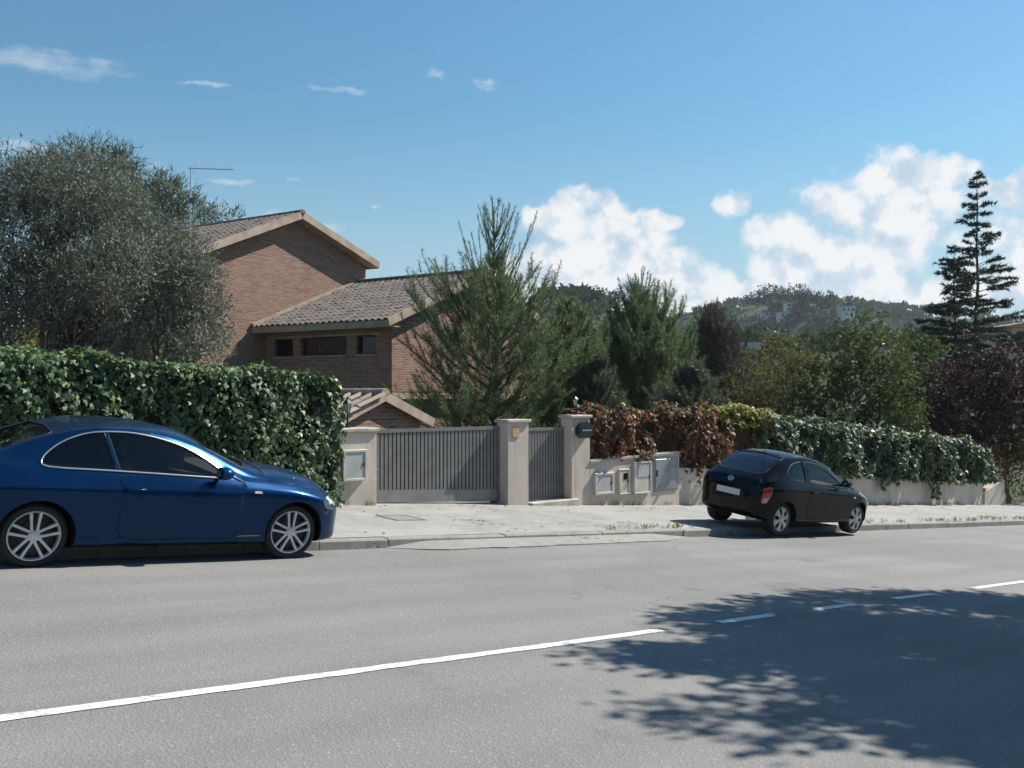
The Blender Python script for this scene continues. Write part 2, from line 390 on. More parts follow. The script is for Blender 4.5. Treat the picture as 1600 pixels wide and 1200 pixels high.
def link(name, me, parent=None, loc=None):
    o = bpy.data.objects.new(name, me); COL.objects.link(o)
    if parent is not None: o.parent = parent
    if loc is not None: o.location = tuple(map(float, loc))
    return o
def tag(o, label=None, cat=None, group=None, kind=None):
    if label: o['label'] = label
    if cat: o['category'] = cat
    if group: o['group'] = group
    if kind: o['kind'] = kind
    return o
def empty(name, loc, label, cat, group=None, rot=(0, 0, 0)):
    o = bpy.data.objects.new(name, None); COL.objects.link(o)
    o.location = tuple(map(float, loc)); o.rotation_euler = rot; o.empty_display_size = .2
    return tag(o, label, cat, group)

class MB:
    def __init__(s): s.V = []; s.F = []; s.M = []
    def add(s, vs, fs, m=0):
        b = len(s.V); s.V += [tuple(map(float, v)) for v in vs]; s.F += [tuple(i + b for i in f) for f in fs]; s.M += [m] * len(fs); return s
    def box(s, a, b, m=0, bev=0.0):
        (x0, y0, z0), (x1, y1, z1) = a, b
        if bev <= 0:
            vs = [(x, y, z) for x in (x0, x1) for y in (y0, y1) for z in (z0, z1)]
            return s.add(vs, [(0, 1, 3, 2), (4, 6, 7, 5), (0, 4, 5, 1), (2, 3, 7, 6), (0, 2, 6, 4), (1, 5, 7, 3)], m)
        e = bev; ring = []
        for z, i in ((z0, e), (z0 + e, 0), (z1 - e, 0), (z1, e)):
            ring.append([(x0 + e + i, y0 + i, z), (x1 - e - i, y0 + i, z), (x1 - i, y0 + e + i, z), (x1 - i, y1 - e - i, z), (x1 - e - i, y1 - i, z), (x0 + e + i, y1 - i, z), (x0 + i, y1 - e - i, z), (x0 + i, y0 + e + i, z)])
        return s.rings(ring, m, True)
    def rings(s, rings, m=0, cap=True, closed=True):
        n = len(rings[0]); vs = [p for r in rings for p in r]; fs = []
        for i in range(len(rings) - 1):
            for j in range(n if closed else n - 1):
                k = (j + 1) % n; fs.append((i * n + j, i * n + k, (i + 1) * n + k, (i + 1) * n + j))
        if cap: fs += [tuple(range(n - 1, -1, -1)), tuple(range((len(rings) - 1) * n, len(rings) * n))]
        return s.add(vs, fs, m)
    def quadbox(s, c, top, m=0):       # 4 bottom points, 4 top points
        return s.rings([c, top], m, True)
    def tube(s, pts, r, n=6, m=0, cap=True):
        pts = [np.asarray(p, float) for p in pts]; k = len(pts)
        rs = r if hasattr(r, '__len__') else [r] * k; rings = []; ref = None
        for i in range(k):
            d = pts[min(i + 1, k - 1)] - pts[max(i - 1, 0)]; d = d / (np.linalg.norm(d) + 1e-9)
            if ref is None: ref = np.array([0, 0, 1.]) if abs(d[2]) < .9 else np.array([1., 0, 0])
            a = np.cross(d, ref); a /= np.linalg.norm(a) + 1e-9; b = np.cross(a, d); ref = b
            rings.append([tuple(pts[i] + rs[i] * (math.cos(2 * math.pi * j / n) * a + math.sin(2 * math.pi * j / n) * b)) for j in range(n)])
        return s.rings(rings, m, cap)
    def lathe(s, prof, c=(0, 0, 0), n=24, axis='z', m=0, cap=False):
        rings = []
        for r, h in prof:
            ring = []
            for j in range(n):
                a = 2 * math.pi * j / n; p = (r * math.cos(a), r * math.sin(a), h)
                if axis == 'y': p = (p[0], p[2], -p[1])
                ring.append((c[0] + p[0], c[1] + p[1], c[2] + p[2]))
            rings.append(ring)
        return s.rings(rings, m, cap)
    def build(s, name, mats, parent=None, loc=None, smooth=False, sharp=None):
        V = np.array(s.V)
        if loc is not None: V = V - np.asarray(loc, float)
        me = new_mesh(name, V, s.F, mats, s.M, smooth or sharp is not None)
        if sharp is not None: me.set_sharp_from_angle(angle=R(sharp))
        return link(name, me, parent, loc if parent is None else None)
def wbuild(mb, name, mats, root, **kw):
    """world-authored geometry as a part of an unrotated root"""
    L = np.array(root.location); mb.V = [tuple(np.array(v) - L) for v in mb.V]
    return mb.build(name, mats, root, **kw)
def unit(a): return a / (np.linalg.norm(a, axis=-1, keepdims=True) + 1e-9)
def rand_unit(n): return unit(rng.normal(size=(n, 3)))

# leaf templates: x along the leaf, y across, z normal
L_KITE = (np.array([[0, 0, 0], [.45, -.5, .03], [1, 0, -.06], [.45, .5, .03]]), np.array([[0, 1, 2, 3]]))
L_LANCE = (np.array([[0, 0, 0], [.5, -.5, .02], [1, 0, -.05], [.5, .5, .02]]), np.array([[0, 1, 2, 3]]))
L_IVY = (np.array([[.02, 0, 0], [-.10, -.34, -.03], [.34, -.52, -.08], [.5, -.27, 0], [1, 0, -.14], [.5, .27, 0], [.34, .52, -.08], [-.10, .34, -.03], [.3, 0, .05]]),
         np.array([[0, 1, 2, 8], [8, 2, 3, 4], [8, 4, 5, 6], [8, 6, 7, 0]]))
L_TRI = (np.array([[0, -.5, 0], [0, .5, 0], [1, 0, 0]]), np.array([[0, 1, 2]]))
def scatter(tpl, pos, ax, nrm, length, width):
    """place a leaf template at every position; returns V, F arrays"""
    tv, tf = tpl; n = len(pos)
    X = unit(ax); Zn = nrm - (nrm * X).sum(1, keepdims=True) * X; Zn = unit(Zn); Y = np.cross(Zn, X)
    le = np.broadcast_to(np.asarray(length, float), (n,)); wi = np.broadcast_to(np.asarray(width, float), (n,))
    V = (pos[:, None, :] + X[:, None, :] * (tv[None, :, 0:1] * le[:, None, None]) + Y[:, None, :] * (tv[None, :, 1:2] * wi[:, None, None])
         + Zn[:, None, :] * (tv[None, :, 2:3] * le[:, None, None]))
    Fs = tf[None] + (np.arange(n) * len(tv))[:, None, None]
    return V.reshape(-1, 3), Fs.reshape(-1, tf.shape[1])
def foliage(name, mats, parent, parts, loc=None, stuff=True):
    """parts: list of (V, F, material index)"""
    off = 0; VV = []; FF = []; MM = []
    for V, Fs, mi in parts:
        VV.append(V); FF.append(Fs + off); MM.append(np.full(len(Fs), mi)); off += len(V)
    V = np.concatenate(VV)
    if parent is not None: V = V - np.array(parent.location)
    elif loc is not None: V = V - np.asarray(loc)
    o = link(name, new_mesh(name, V, np.concatenate(FF), mats, np.concatenate(MM)), parent, loc if parent is None else None)
    if stuff: o['kind'] = 'stuff'
    return o

# ------------------------------------------------------------------ the setting
KERB = 10.3; W = 13.6
def pave(u, v): return ground(u, v) + .125 + .025 * (v - KERB)
def sheet(name, us, vs_, zf, m, **kw):
    us = list(us); vs_ = list(vs_)
    V = [(u, v, zf(u, v)) for u in us for v in vs_]; n = len(vs_)
    Fq = np.array([(i * n + j, (i + 1) * n + j, (i + 1) * n + j + 1, i * n + j + 1) for i in range(len(us) - 1) for j in range(n - 1)])
    o = link(name, new_mesh(name, V, Fq, m, smooth=True)); tag(o, kind='structure', **kw); return o
U0, U1 = -60, 140
def lin(a, b, n): return np.linspace(a, b, n)
road = sheet('road', lin(U0, U1, 41), [0.3, 2.5, 5.3, 8, KERB + .05], ground, M_ASPH)
def gz(u, v):                                                        # terrain
    base = -.076 * np.clip(u, -80, 160) + .015 * np.clip(v, -60, 30) - .45
    fall = np.clip((v - 16) / 60, 0, 1); base = base - 7 * fall * fall * (3 - 2 * fall)
    a = u * RIGHT[0] + v * RIGHT[1]; f = u * FWD[0] + v * FWD[1]
    def hill(px, fc, sa, sf, h): return h * np.exp(-((a - (px - 800) / FPX * fc) / sa) ** 2 - ((f - fc) / sf) ** 2)
    h = hill(925, 330, 38, 70, 38) + hill(760, 360, 60, 70, 28) + hill(1238, 470, 36, 80, 38) + hill(1350, 485, 50, 70, 38) + hill(1130, 620, 120, 90, 60) + hill(1480, 640, 130, 90, 55)
    h = h + hill(1800, 700, 150, 120, 45) + hill(300, 600, 200, 120, 46) + hill(-300, 600, 200, 120, 40)
    return base + h
def build_terrain():
    rr = np.concatenate([[0], np.geomspace(6, 2200, 70)]); th = np.linspace(0, 2 * math.pi, 181)[:-1]
    V = []; F_ = []
    for r in rr:
        for t in th:
            V.append((r * math.cos(t), r * math.sin(t), 0))
    V = np.array(V); n = len(th)
    V[:, 2] = gz(V[:, 0], V[:, 1]); V[:, 2] += np.where(V[:, 0] ** 2 + V[:, 1] ** 2 > 150 ** 2, 1.2 * np.sin(V[:, 0] * .09) * np.cos(V[:, 1] * .11), 0)
    for i in range(len(rr) - 1):
        for j in range(n):
            k = (j + 1) % n; F_.append((i * n + j, (i + 1) * n + j, (i + 1) * n + k, i * n + k))
    o = link('terrain', new_mesh('terrain', V, np.array(F_), M_HILL, smooth=True)); tag(o, kind='structure')
build_terrain()
sheet('garden_ground', lin(-40, 90, 27), [W + .1, 14.5, 17, 20, 25, 32, 40], lambda u, v: pave(u, 14) - .12 - .085 * (v - 14) + .05 * math.sin(u * 1.3 + v), M_EARTH)
sheet('driveway', lin(9.0, 12.0, 7), [W + .35, 14.6, 16, 18, 21, 25], lambda u, v: pave(u, W + .35) - .004 - .06 * (v - W - .35), M_PAVE)
pavement = sheet('pavement', lin(U0, 120, 91), [KERB + .14, 11, 11.8, 12.6, W + .4], pave, M_PAVE)
near_pave = sheet('pavement', lin(U0, 120, 46), [-2.6, -1, .16], lambda u, v: ground(u, v) + .13, M_PAVE)

# kerbs, one stone after the other
def kerb_run(v0, v1, u_from, u_to, top, face):
    k = tag(link('kerb', new_mesh('kerb', *kerb_bed(v0, v1, u_from, u_to), M_KERB)), kind='structure')
    u = u_from; i = 0
    while u < u_to:
        L = 1.0
        j = lambda s_: float(rng.normal(0, s_))
        a = MB(); z0 = -.25; dz = j(.004); dv = j(.004)
        def pt(uu, vv, zz): return (uu, vv + dv, ground(uu, vv) + zz + dz)
        u2 = u + L - .012; s_ = 1 if face < 0 else -1; fv, bv = (v0, v1) if face < 0 else (v1, v0); e = .018 * s_
        ring = lambda uu: [pt(uu, fv, z0), pt(uu, fv, top - .02), pt(uu, fv + e, top), pt(uu, bv, top + .004), pt(uu, bv, z0)]
        a.rings([ring(u), ring(u2)], 0)
        a.build('kerb_stone', M_KERB, k)
        u += L; i += 1
def kerb_bed(v0, v1, a, b):
    V = [(u, v, ground(u, v) + z) for u in (a, b) for v in (v0 + .012, v1 - .002) for z in (-.3, .085)]
    return V, [(0, 1, 3, 2), (4, 6, 7, 5), (0, 4, 5, 1), (2, 3, 7, 6), (0, 2, 6, 4), (1, 5, 7, 3)]
kerb_run(KERB, KERB + .14, -6, 48, .125, -1)
kerb_run(.16, .30, 0, 20, .13, 1)

# concrete ramp laid against the kerb in front of the gates
def ramp():
    mb = MB(); us = np.linspace(6.95, 13.1, 26); rings = []
    for i, u in enumerate(us):
        e = min(1, i / 2.5, (25 - i) / 4); w_ = .34 * e + .02 * rng.normal() * e
        rings.append([(u, KERB - .002, ground(u, KERB) - .05), (u, KERB - .002, ground(u, KERB) + .075 * e + .006), (u, KERB - w_ * .5 - .01, ground(u, KERB) + .052 * e + .006), (u, KERB - w_ - .03, ground(u, KERB - w_) + .012 * e + .004), (u, KERB - w_ - .03, ground(u, KERB) - .05)])
    mb.rings(rings); o = mb.build('kerb_ramp', M_KERB, loc=(10, KERB - .2, ground(10, KERB)), smooth=False); tag(o, kind='structure')
ramp()

# road markings: a solid line that turns into dashes downhill
def marking(u0, u1, vc=5.28, w_=.105):
    mb = MB(); n = max(3, int((u1 - u0) / .12)); us = np.linspace(u0, u1, n); V = []
    for i, u in enumerate(us):
        q = (.004, .004); j1, j2 = rng.normal(0, q[0], 2); z = .005
        V += [(u, vc - w_ / 2 + j1, ground(u, vc - w_ / 2) + z), (u, vc + w_ / 2 + j2, ground(u, vc + w_ / 2) + z)]
    F_ = np.array([(2 * i, 2 * i + 2, 2 * i + 3, 2 * i + 1) for i in range(n - 1)])
    loc = (u0, vc, ground(u0, vc))
    o = link('road_marking', new_mesh('road_marking', np.array(V) - np.array(loc), F_, M_LINE), None, loc); tag(o, kind='structure')
for a, b in ((-40, 6.36), (7.16, 8.0), (8.79, 9.56), (10.42, 11.33), (12.5, 45)): marking(a, b)

# manhole cover sunk in the pavement
def manhole(u, v, w_, h_):
    z = pave(u, v); root = empty('access_cover', (u, v, z), 'square iron access cover set in the pavement before the driveway gate', 'access cover')
    def P(a, b, dz): return (u + a, v + b, pave(u + a, v + b) + dz)
    f = MB()
    for a0, a1, b0, b1 in ((-w_, w_, -h_, -h_ + .035), (-w_, w_, h_ - .035, h_), (-w_, -w_ + .035, -h_ + .035, h_ - .035), (w_ - .035, w_, -h_ + .035, h_ - .035)):
        f.quadbox([P(a0, b0, -.02), P(a1, b0, -.02), P(a1, b1, -.02), P(a0, b1, -.02)], [P(a0, b0, .008), P(a1, b0, .008), P(a1, b1, .008), P(a0, b1, .008)])
    wbuild(f, 'frame', M_IRON, root)
    c = MB(); q = .045
    c.quadbox([P(-w_ + q, -h_ + q, -.02), P(w_ - q, -h_ + q, -.02), P(w_ - q, h_ - q, -.02), P(-w_ + q, h_ - q, -.02)], [P(-w_ + q, -h_ + q, .005), P(w_ - q, -h_ + q, .005), P(w_ - q, h_ - q, .005), P(-w_ + q, h_ - q, .005)])
    wbuild(c, 'lid', M_KERB, root)
manhole(8.45, 12.1, .28, .28)

# ------------------------------------------------------------------ wall line: posts, gates, meter wall, low wall
def capped_post(name, label, u0, u1, v0, v1, ztop, over, ct, cat='gate post'):
    zb = pave((u0 + u1) / 2, v0) - .35; root = empty(name, ((u0 + u1) / 2, (v0 + v1) / 2, pave((u0 + u1) / 2, v0)), label, cat)
    b = MB(); b.box((u0, v0, zb), (u1, v1, ztop - ct), bev=.008); wbuild(b, 'shaft', M_STUC, root)
    c = MB(); c.box((u0 - over, v0 - over, ztop - ct), (u1 + over, v1 + over, ztop), bev=.015); wbuild(c, 'cap', M_COPE, root)
    return root
postL = capped_post('gate_post', 'wide cream gate post at the end of the ivy hedge', 8.05, 9.0, W, W + .42, 1.03, .045, .07)
postM = capped_post('gate_post', 'cream gate post between the driveway gate and the narrow gate', 11.93, 12.46, W, W + .32, 1.11, .045, .065)
postR = capped_post('gate_post', 'cream gate post carrying the dark mailbox', 13.62, 14.15, W, W + .32, 1.17, .045, .065)
# terracotta plaque on the middle post
pq = onY(805, 675, W)
def plaque():
    mb = MB(); mb.box((pq[0] - .08, W - .02, pq[2] - .10), (pq[0] + .09, W - .002, pq[2] + .09), bev=.006)
    o = mb.build('house_plaque', M_TERRA, loc=(pq[0], W, pq[2])); tag(o, 'small square terracotta plaque on the middle gate post', 'plaque')
plaque()

def gate(name, label, u0, u1, v, ztop, zb0, zb1, nbar, plate, barw):
    root = empty(name, ((u0 + u1) / 2, v, min(zb0, zb1)), label, 'gate')
    zbot = lambda u: zb0 + (zb1 - zb0) * (u - u0) / (u1 - u0)
    def slab(name_, m, ua, ub, va, vb, za, zb_, zc, zd):            # za/zb lower edge at ua/ub, zc/zd upper edge
        q = MB(); q.quadbox([(ua, va, za), (ub, va, zb_), (ub, vb, zb_), (ua, vb, za)], [(ua, va, zc), (ub, va, zd), (ub, vb, zd), (ua, vb, zc)])
        return wbuild(q, name_, m, root)
    slab('top_rail', M_GATE, u0, u1, v - .03, v + .03, ztop - .06, ztop - .06, ztop, ztop)
    for a in (u0, u1 - .05): slab('stile', M_GATE, a, a + .05, v - .027, v + .027, zbot(a) + .03, zbot(a + .05) + .03, ztop - .061, ztop - .061)
    slab('kick_plate', M_GATEP, u0 + .051, u1 - .051, v - .02, v + .02, zbot(u0 + .05) + .04, zbot(u1 - .05) + .04, zbot(u0 + .05) + plate, zbot(u1 - .05) + plate)
    slab('back_sheet', M_GATEB, u0 + .051, u1 - .051, v + .034, v + .04, zbot(u0 + .05) + plate, zbot(u1 - .05) + plate, ztop - .062, ztop - .062)
    sp = (u1 - u0 - .1) / nbar
    for i in range(nbar):
        a = u0 + .05 + (i + .5) * sp
        slab('bar', M_GATE, a - barw / 2, a + barw / 2, v - .018, v + .018, zbot(a) + plate + .001, zbot(a) + plate + .001, ztop - .0615, ztop - .0615)
    return root
gd = gate('driveway_gate', 'wide grey driveway gate of vertical bars above a pale plate', 9.01, 11.92, W + .26, .985, pave(9.0, W) - .02, pave(11.9, W) + .02, 33, .26, .060)
def latch():
    q = MB(); q.box((9.06, W + .215, .30), (9.16, W + .24, .33)); q.box((9.02, W + .21, .28), (9.06, W + .24, .36)); wbuild(q, 'latch', M_ALU, gd)
latch()
gp = gate('garden_gate', 'narrow grey pedestrian gate between two cream posts', 12.47, 13.61, W + .24, .93, pave(12.5, W) + .03, pave(13.6, W) + .09, 14, .06, .056)
def step():
    q = MB(); q.box((12.47, W - .10, pave(13.5, W) - .2), (13.75, W + .30, pave(13.1, W) + .09), bev=.012)
    o = q.build('door_step', M_COPE, loc=(13.1, W, pave(13.1, W))); tag(o, 'low stone step below the narrow pedestrian gate', 'step')
step()

# mailbox on the right post
def mailbox():
    c = onY(909, 672, W); u, z = c[0], c[2]; root = empty('mailbox', (u, W, z), 'dark mailbox with a pale slot strip on the right gate post', 'mailbox')
    b = MB(); w_, h_ = .19, .155
    prof = [(-w_, -h_ * .55), (-w_ * .55, -h_), (w_ * .55, -h_), (w_, -h_ * .55), (w_, h_ * .35), (w_ * .6, h_ * .85), (0, h_ * 1.05), (-w_ * .6, h_ * .85), (-w_, h_ * .35)]
    b.rings([[(u + x, W - .135, z + y) for x, y in prof], [(u + x, W - .002, z + y) for x, y in prof]]); wbuild(b, 'case', M_MAILB, root, sharp=40)
    f = MB(); f.rings([[(u + x * 1.08, W - .15, z + y) for x, y in ((-w_, .05), (w_, .05), (w_, .075), (0, .185), (-w_, .075))], [(u + x * 1.08, W - .136, z + y) for x, y in ((-w_, .05), (w_, .05), (w_, .075), (0, .185), (-w_, .075))]]); wbuild(f, 'flap', M_BLACKM, root)
    s_ = MB(); s_.box((u - .12, W - .142, z - .012), (u + .14, W - .1365, z + .014)); wbuild(s_, 'slot_strip', M_ALU, root)
mailbox()

# utility cabinets
def cabinet(label, ua, ub, za, zb_, v=W, frame=M_BOXW, door=M_BOXG, depth=.07, inset=.06, window=None, hinge=False):
    root = empty('meter_cabinet', ((ua + ub) / 2, v, za), label, 'meter cabinet')
    f = MB(); q = inset; d = v - depth
    f.box((ua, d, za), (ub, v - .002, za + q), bev=.006); f.box((ua, d, zb_ - q), (ub, v - .002, zb_), bev=.006)
    f.box((ua, d, za + q), (ua + q, v - .002, zb_ - q)); f.box((ub - q, d, za + q), (ub, v - .002, zb_ - q)); wbuild(f, 'frame', frame, root)
    b = MB(); b.box((ua + q + .004, d + .012, za + q + .004), (ub - q - .004, v - .003, zb_ - q - .004), bev=.005); wbuild(b, 'door', door, root)
    if window:
        x0, x1, z0, z1 = window; g_ = MB(); g_.box((ua + (ub - ua) * x0, d + .003, za + (zb_ - za) * z0), (ua + (ub - ua) * x1, d + .0115, za + (zb_ - za) * z1)); wbuild(g_, 'window', M_WIN if x1 - x0 < .45 else M_BOXG, root)
    k = MB(); k.box((ub - q - .045, d + .002, (za + zb_) / 2 - .02), (ub - q - .02, d + .0118, (za + zb_) / 2 + .03)); wbuild(k, 'lock', M_BLACKM, root)
    return root
cabinet('large grey meter cabinet on the wide gate post beside the ivy', 8.30, 8.76, .17, .68, depth=.10, inset=.045)
M1 = 'on the sloping meter wall'
cabinet('grey meter cabinet with a pale frame, nearest the mailbox post ' + M1, 14.24, 14.80, -.47, -.02, inset=.055)
cabinet('narrowest meter cabinet with a small dark window ' + M1, 14.97, 15.28, -.50, .02, inset=.02, door=M_BOXW, window=(.42, .80, .58, .84))
cabinet('tall off white meter cabinet with a square grey inset ' + M1, 15.43, 15.98, -.53, .15, inset=.035, door=M_BOXW, window=(.22, .80, .52, .90))
def metal_door():
    ua, ub, za, zb_ = 16.13, 16.94, -.52, .20; root = empty('metal_cabinet_door', ((ua + ub) / 2, W, za), 'blue grey metal cabinet door at the end of the meter wall', 'cabinet door')
    b = MB(); b.box((ua + .03, W - .03, za + .03), (ub - .03, W - .003, zb_ - .03), bev=.004); wbuild(b, 'leaf', M_BOXB, root)
    f = MB()
    for a, c in (((ua, W - .022, za), (ub, W - .002, za + .028)), ((ua, W - .022, zb_ - .028), (ub, W - .002, zb_)), ((ua, W - .022, za + .028), (ua + .028, W - .002, zb_ - .028)), ((ub - .028, W - .022, za + .028), (ub, W - .002, zb_ - .028))): f.box(a, c)
    wbuild(f, 'frame', M_BOXB, root)
    h = MB(); h.box((ua + .06, W - .055, -.2), (ua + .08, W - .0305, -.06)); wbuild(h, 'handle', M_BLACKM, root)
metal_door()
def meter_wall():
    ua, ub = 14.152, 17.0; root = empty('meter_wall', ((ua + ub) / 2, W, pave(15.5, W)), 'cream wall with a sloping top holding the meter cabinets', 'wall')
    b = MB(); b.quadbox([(ua, W, -1.4), (ub, W, -1.6), (ub, W + .3, -1.6), (ua, W + .3, -1.4)], [(ua, W, .20), (ub, W, .27), (ub, W + .3, .27), (ua, W + .3, .20)]); wbuild(b, 'wall', M_STUC, root)
    c = MB(); c.quadbox([(ua, W - .03, .20), (ub + .02, W - .03, .27), (ub + .02, W + .32, .27), (ua, W + .32, .20)], [(ua, W - .03, .245), (ub + .02, W - .03, .315), (ub + .02, W + .32, .315), (ua, W + .32, .245)]); wbuild(c, 'coping', M_COPE, root)
meter_wall()
def low_wall():
    root = empty('low_wall', (25, W + .1, pave(25, W)), 'long low cream wall under the overhanging ivy', 'wall')
    top = lambda u: -.05 - .078 * (u - 17)
    us = [17.03, 20.2, 23.4, 26.6, 29.8, 33.0]
    for a, b_ in zip(us[:-1], us[1:]):
        q = MB(); b2 = b_ - .012; z = lambda u: pave(u, W) - .4
        q.quadbox([(a, W + .03, z(a)), (b2, W + .03, z(b2)), (b2, W + .25, z(b2)), (a, W + .25, z(a))], [(a, W + .03, top(a)), (b2, W + .03, top(b2)), (b2, W + .25, top(b2)), (a, W + .25, top(a))]); wbuild(q, 'wall_panel', M_STUC, root)
    e = MB(); z = lambda u: pave(u, W) - .4
    e.quadbox([(33.0, W - .02, z(33)), (34.4, W - .10, z(34)), (34.4, W + .25, z(34)), (33.0, W + .25, z(33))], [(33.0, W - .02, -1.68), (34.4, W - .10, -1.34), (34.4, W + .25, -1.34), (33.0, W + .25, -1.68)]); wbuild(e, 'wall_end', M_STUC, root)
low_wall()

# lanterns on the posts
def lantern(label, u, v, z, h):
    root = empty('lantern', (u, v, z), label, 'lantern'); s_ = h / .55
    p = MB(); p.lathe([(.055 * s_, 0), (.055 * s_, .015 * s_), (.02 * s_, .03 * s_), (.014 * s_, .10 * s_), (.022 * s_, .13 * s_), (.014 * s_, .15 * s_), (.014 * s_, .24 * s_), (.045 * s_, .26 * s_)], (u, v, z), 10, cap=True); wbuild(p, 'stem', M_BLACKM, root, sharp=40)
    g_ = MB(); g_.rings([[(u + r * math.cos(a), v + r * math.sin(a), z + hh) for a in np.arange(6) * math.pi / 3] for r, hh in ((.042 * s_, .262 * s_), (.072 * s_, .42 * s_))]); wbuild(g_, 'glass', M_LAMPGL, root)
    for a in np.arange(6) * math.pi / 3:
        b = MB(); b.tube([(u + .045 * s_ * math.cos(a), v + .045 * s_ * math.sin(a), z + .26 * s_), (u + .075 * s_ * math.cos(a), v + .075 * s_ * math.sin(a), z + .425 * s_)], .006 * s_, 4); wbuild(b, 'glazing_bar', M_BLACKM, root)
    r_ = MB(); r_.rings([[(u + r * math.cos(a), v + r * math.sin(a), z + hh) for a in np.arange(6) * math.pi / 3] for r, hh in ((.10 * s_, .42 * s_), (.085 * s_, .445 * s_), (.03 * s_, .50 * s_), (.012 * s_, .51 * s_), (.012 * s_, .55 * s_))]); wbuild(r_, 'hood', M_BLACKM, root)
lantern('black lantern standing behind the ivy hedge at the wide gate post', 8.62, W + .3, 1.032, .52)
lantern('small black lantern on the mailbox gate post', 13.88, W + .16, 1.172, .40)

# ------------------------------------------------------------------ the brick house (local frame: x along the gable wall, y back along the ridges, z up from the low eave)
HP = dep(395, 513, 31.0); HROT = math.atan2(.254, .967)
def tile_mesh(L, Wd, m, name):
    """one interlocking clay tile: a flat pan and a rolled cover, laid with x down the slope? no: y up the slope, x across, z out"""
    prof = [(0, .0), (.30, -.004), (.42, .012), (.55, .045), (.70, .058), (.86, .045), (1.0, .010)]
    V = []; F_ = []
    for yy, zz in ((0, .018), (L, 0)):
        for p, h in prof: V.append((p * Wd, yy, h + zz))
    for p, h in prof: V.append((p * Wd, 0, h + .018 - .022))
    n = len(prof)
    for i in range(n - 1):
        F_.append((i, i + 1, n + i + 1, n + i)); F_.append((2 * n + i, 2 * n + i + 1, i + 1, i))
    me = new_mesh(name, V, F_, m, smooth=True); me.set_sharp_from_angle(angle=R(50)); return me
def roof_tiles(parent, O, ex, ey, ez, ncol, nrow, wd, exp_, me, keep, mat_, jitter=.004):
    """tiles on a slope: O lower left corner, ex across, ey up the slope, ez out. First `keep` rows*cols as parts, the rest joined."""
    base = np.array([v.co[:] for v in me.vertices]); faces = [tuple(p.vertices) for p in me.polygons]
    cnt = 0; rest = MB()
    for r_ in range(nrow):
        for c in range(ncol):
            dz = rng.normal(0, jitter); o = O + ex * (c * wd) + ey * (r_ * exp_ + rng.normal(0, jitter)) + ez * (.035 + dz)
            if cnt < keep:
                ob = link('roof_tile', me, parent)
                ob.matrix_local = Matrix(((ex[0], ey[0], ez[0], o[0]), (ex[1], ey[1], ez[1], o[1]), (ex[2], ey[2], ez[2], o[2]), (0, 0, 0, 1)))
            else:
                rest.add([tuple(o + ex * v[0] + ey * v[1] + ez * v[2]) for v in base], faces)
            cnt += 1
    if rest.V:
        ob = rest.build('roof_tiles', mat_, parent, smooth=True, sharp=50); ob['kind'] = 'stuff'
A_ = np.array
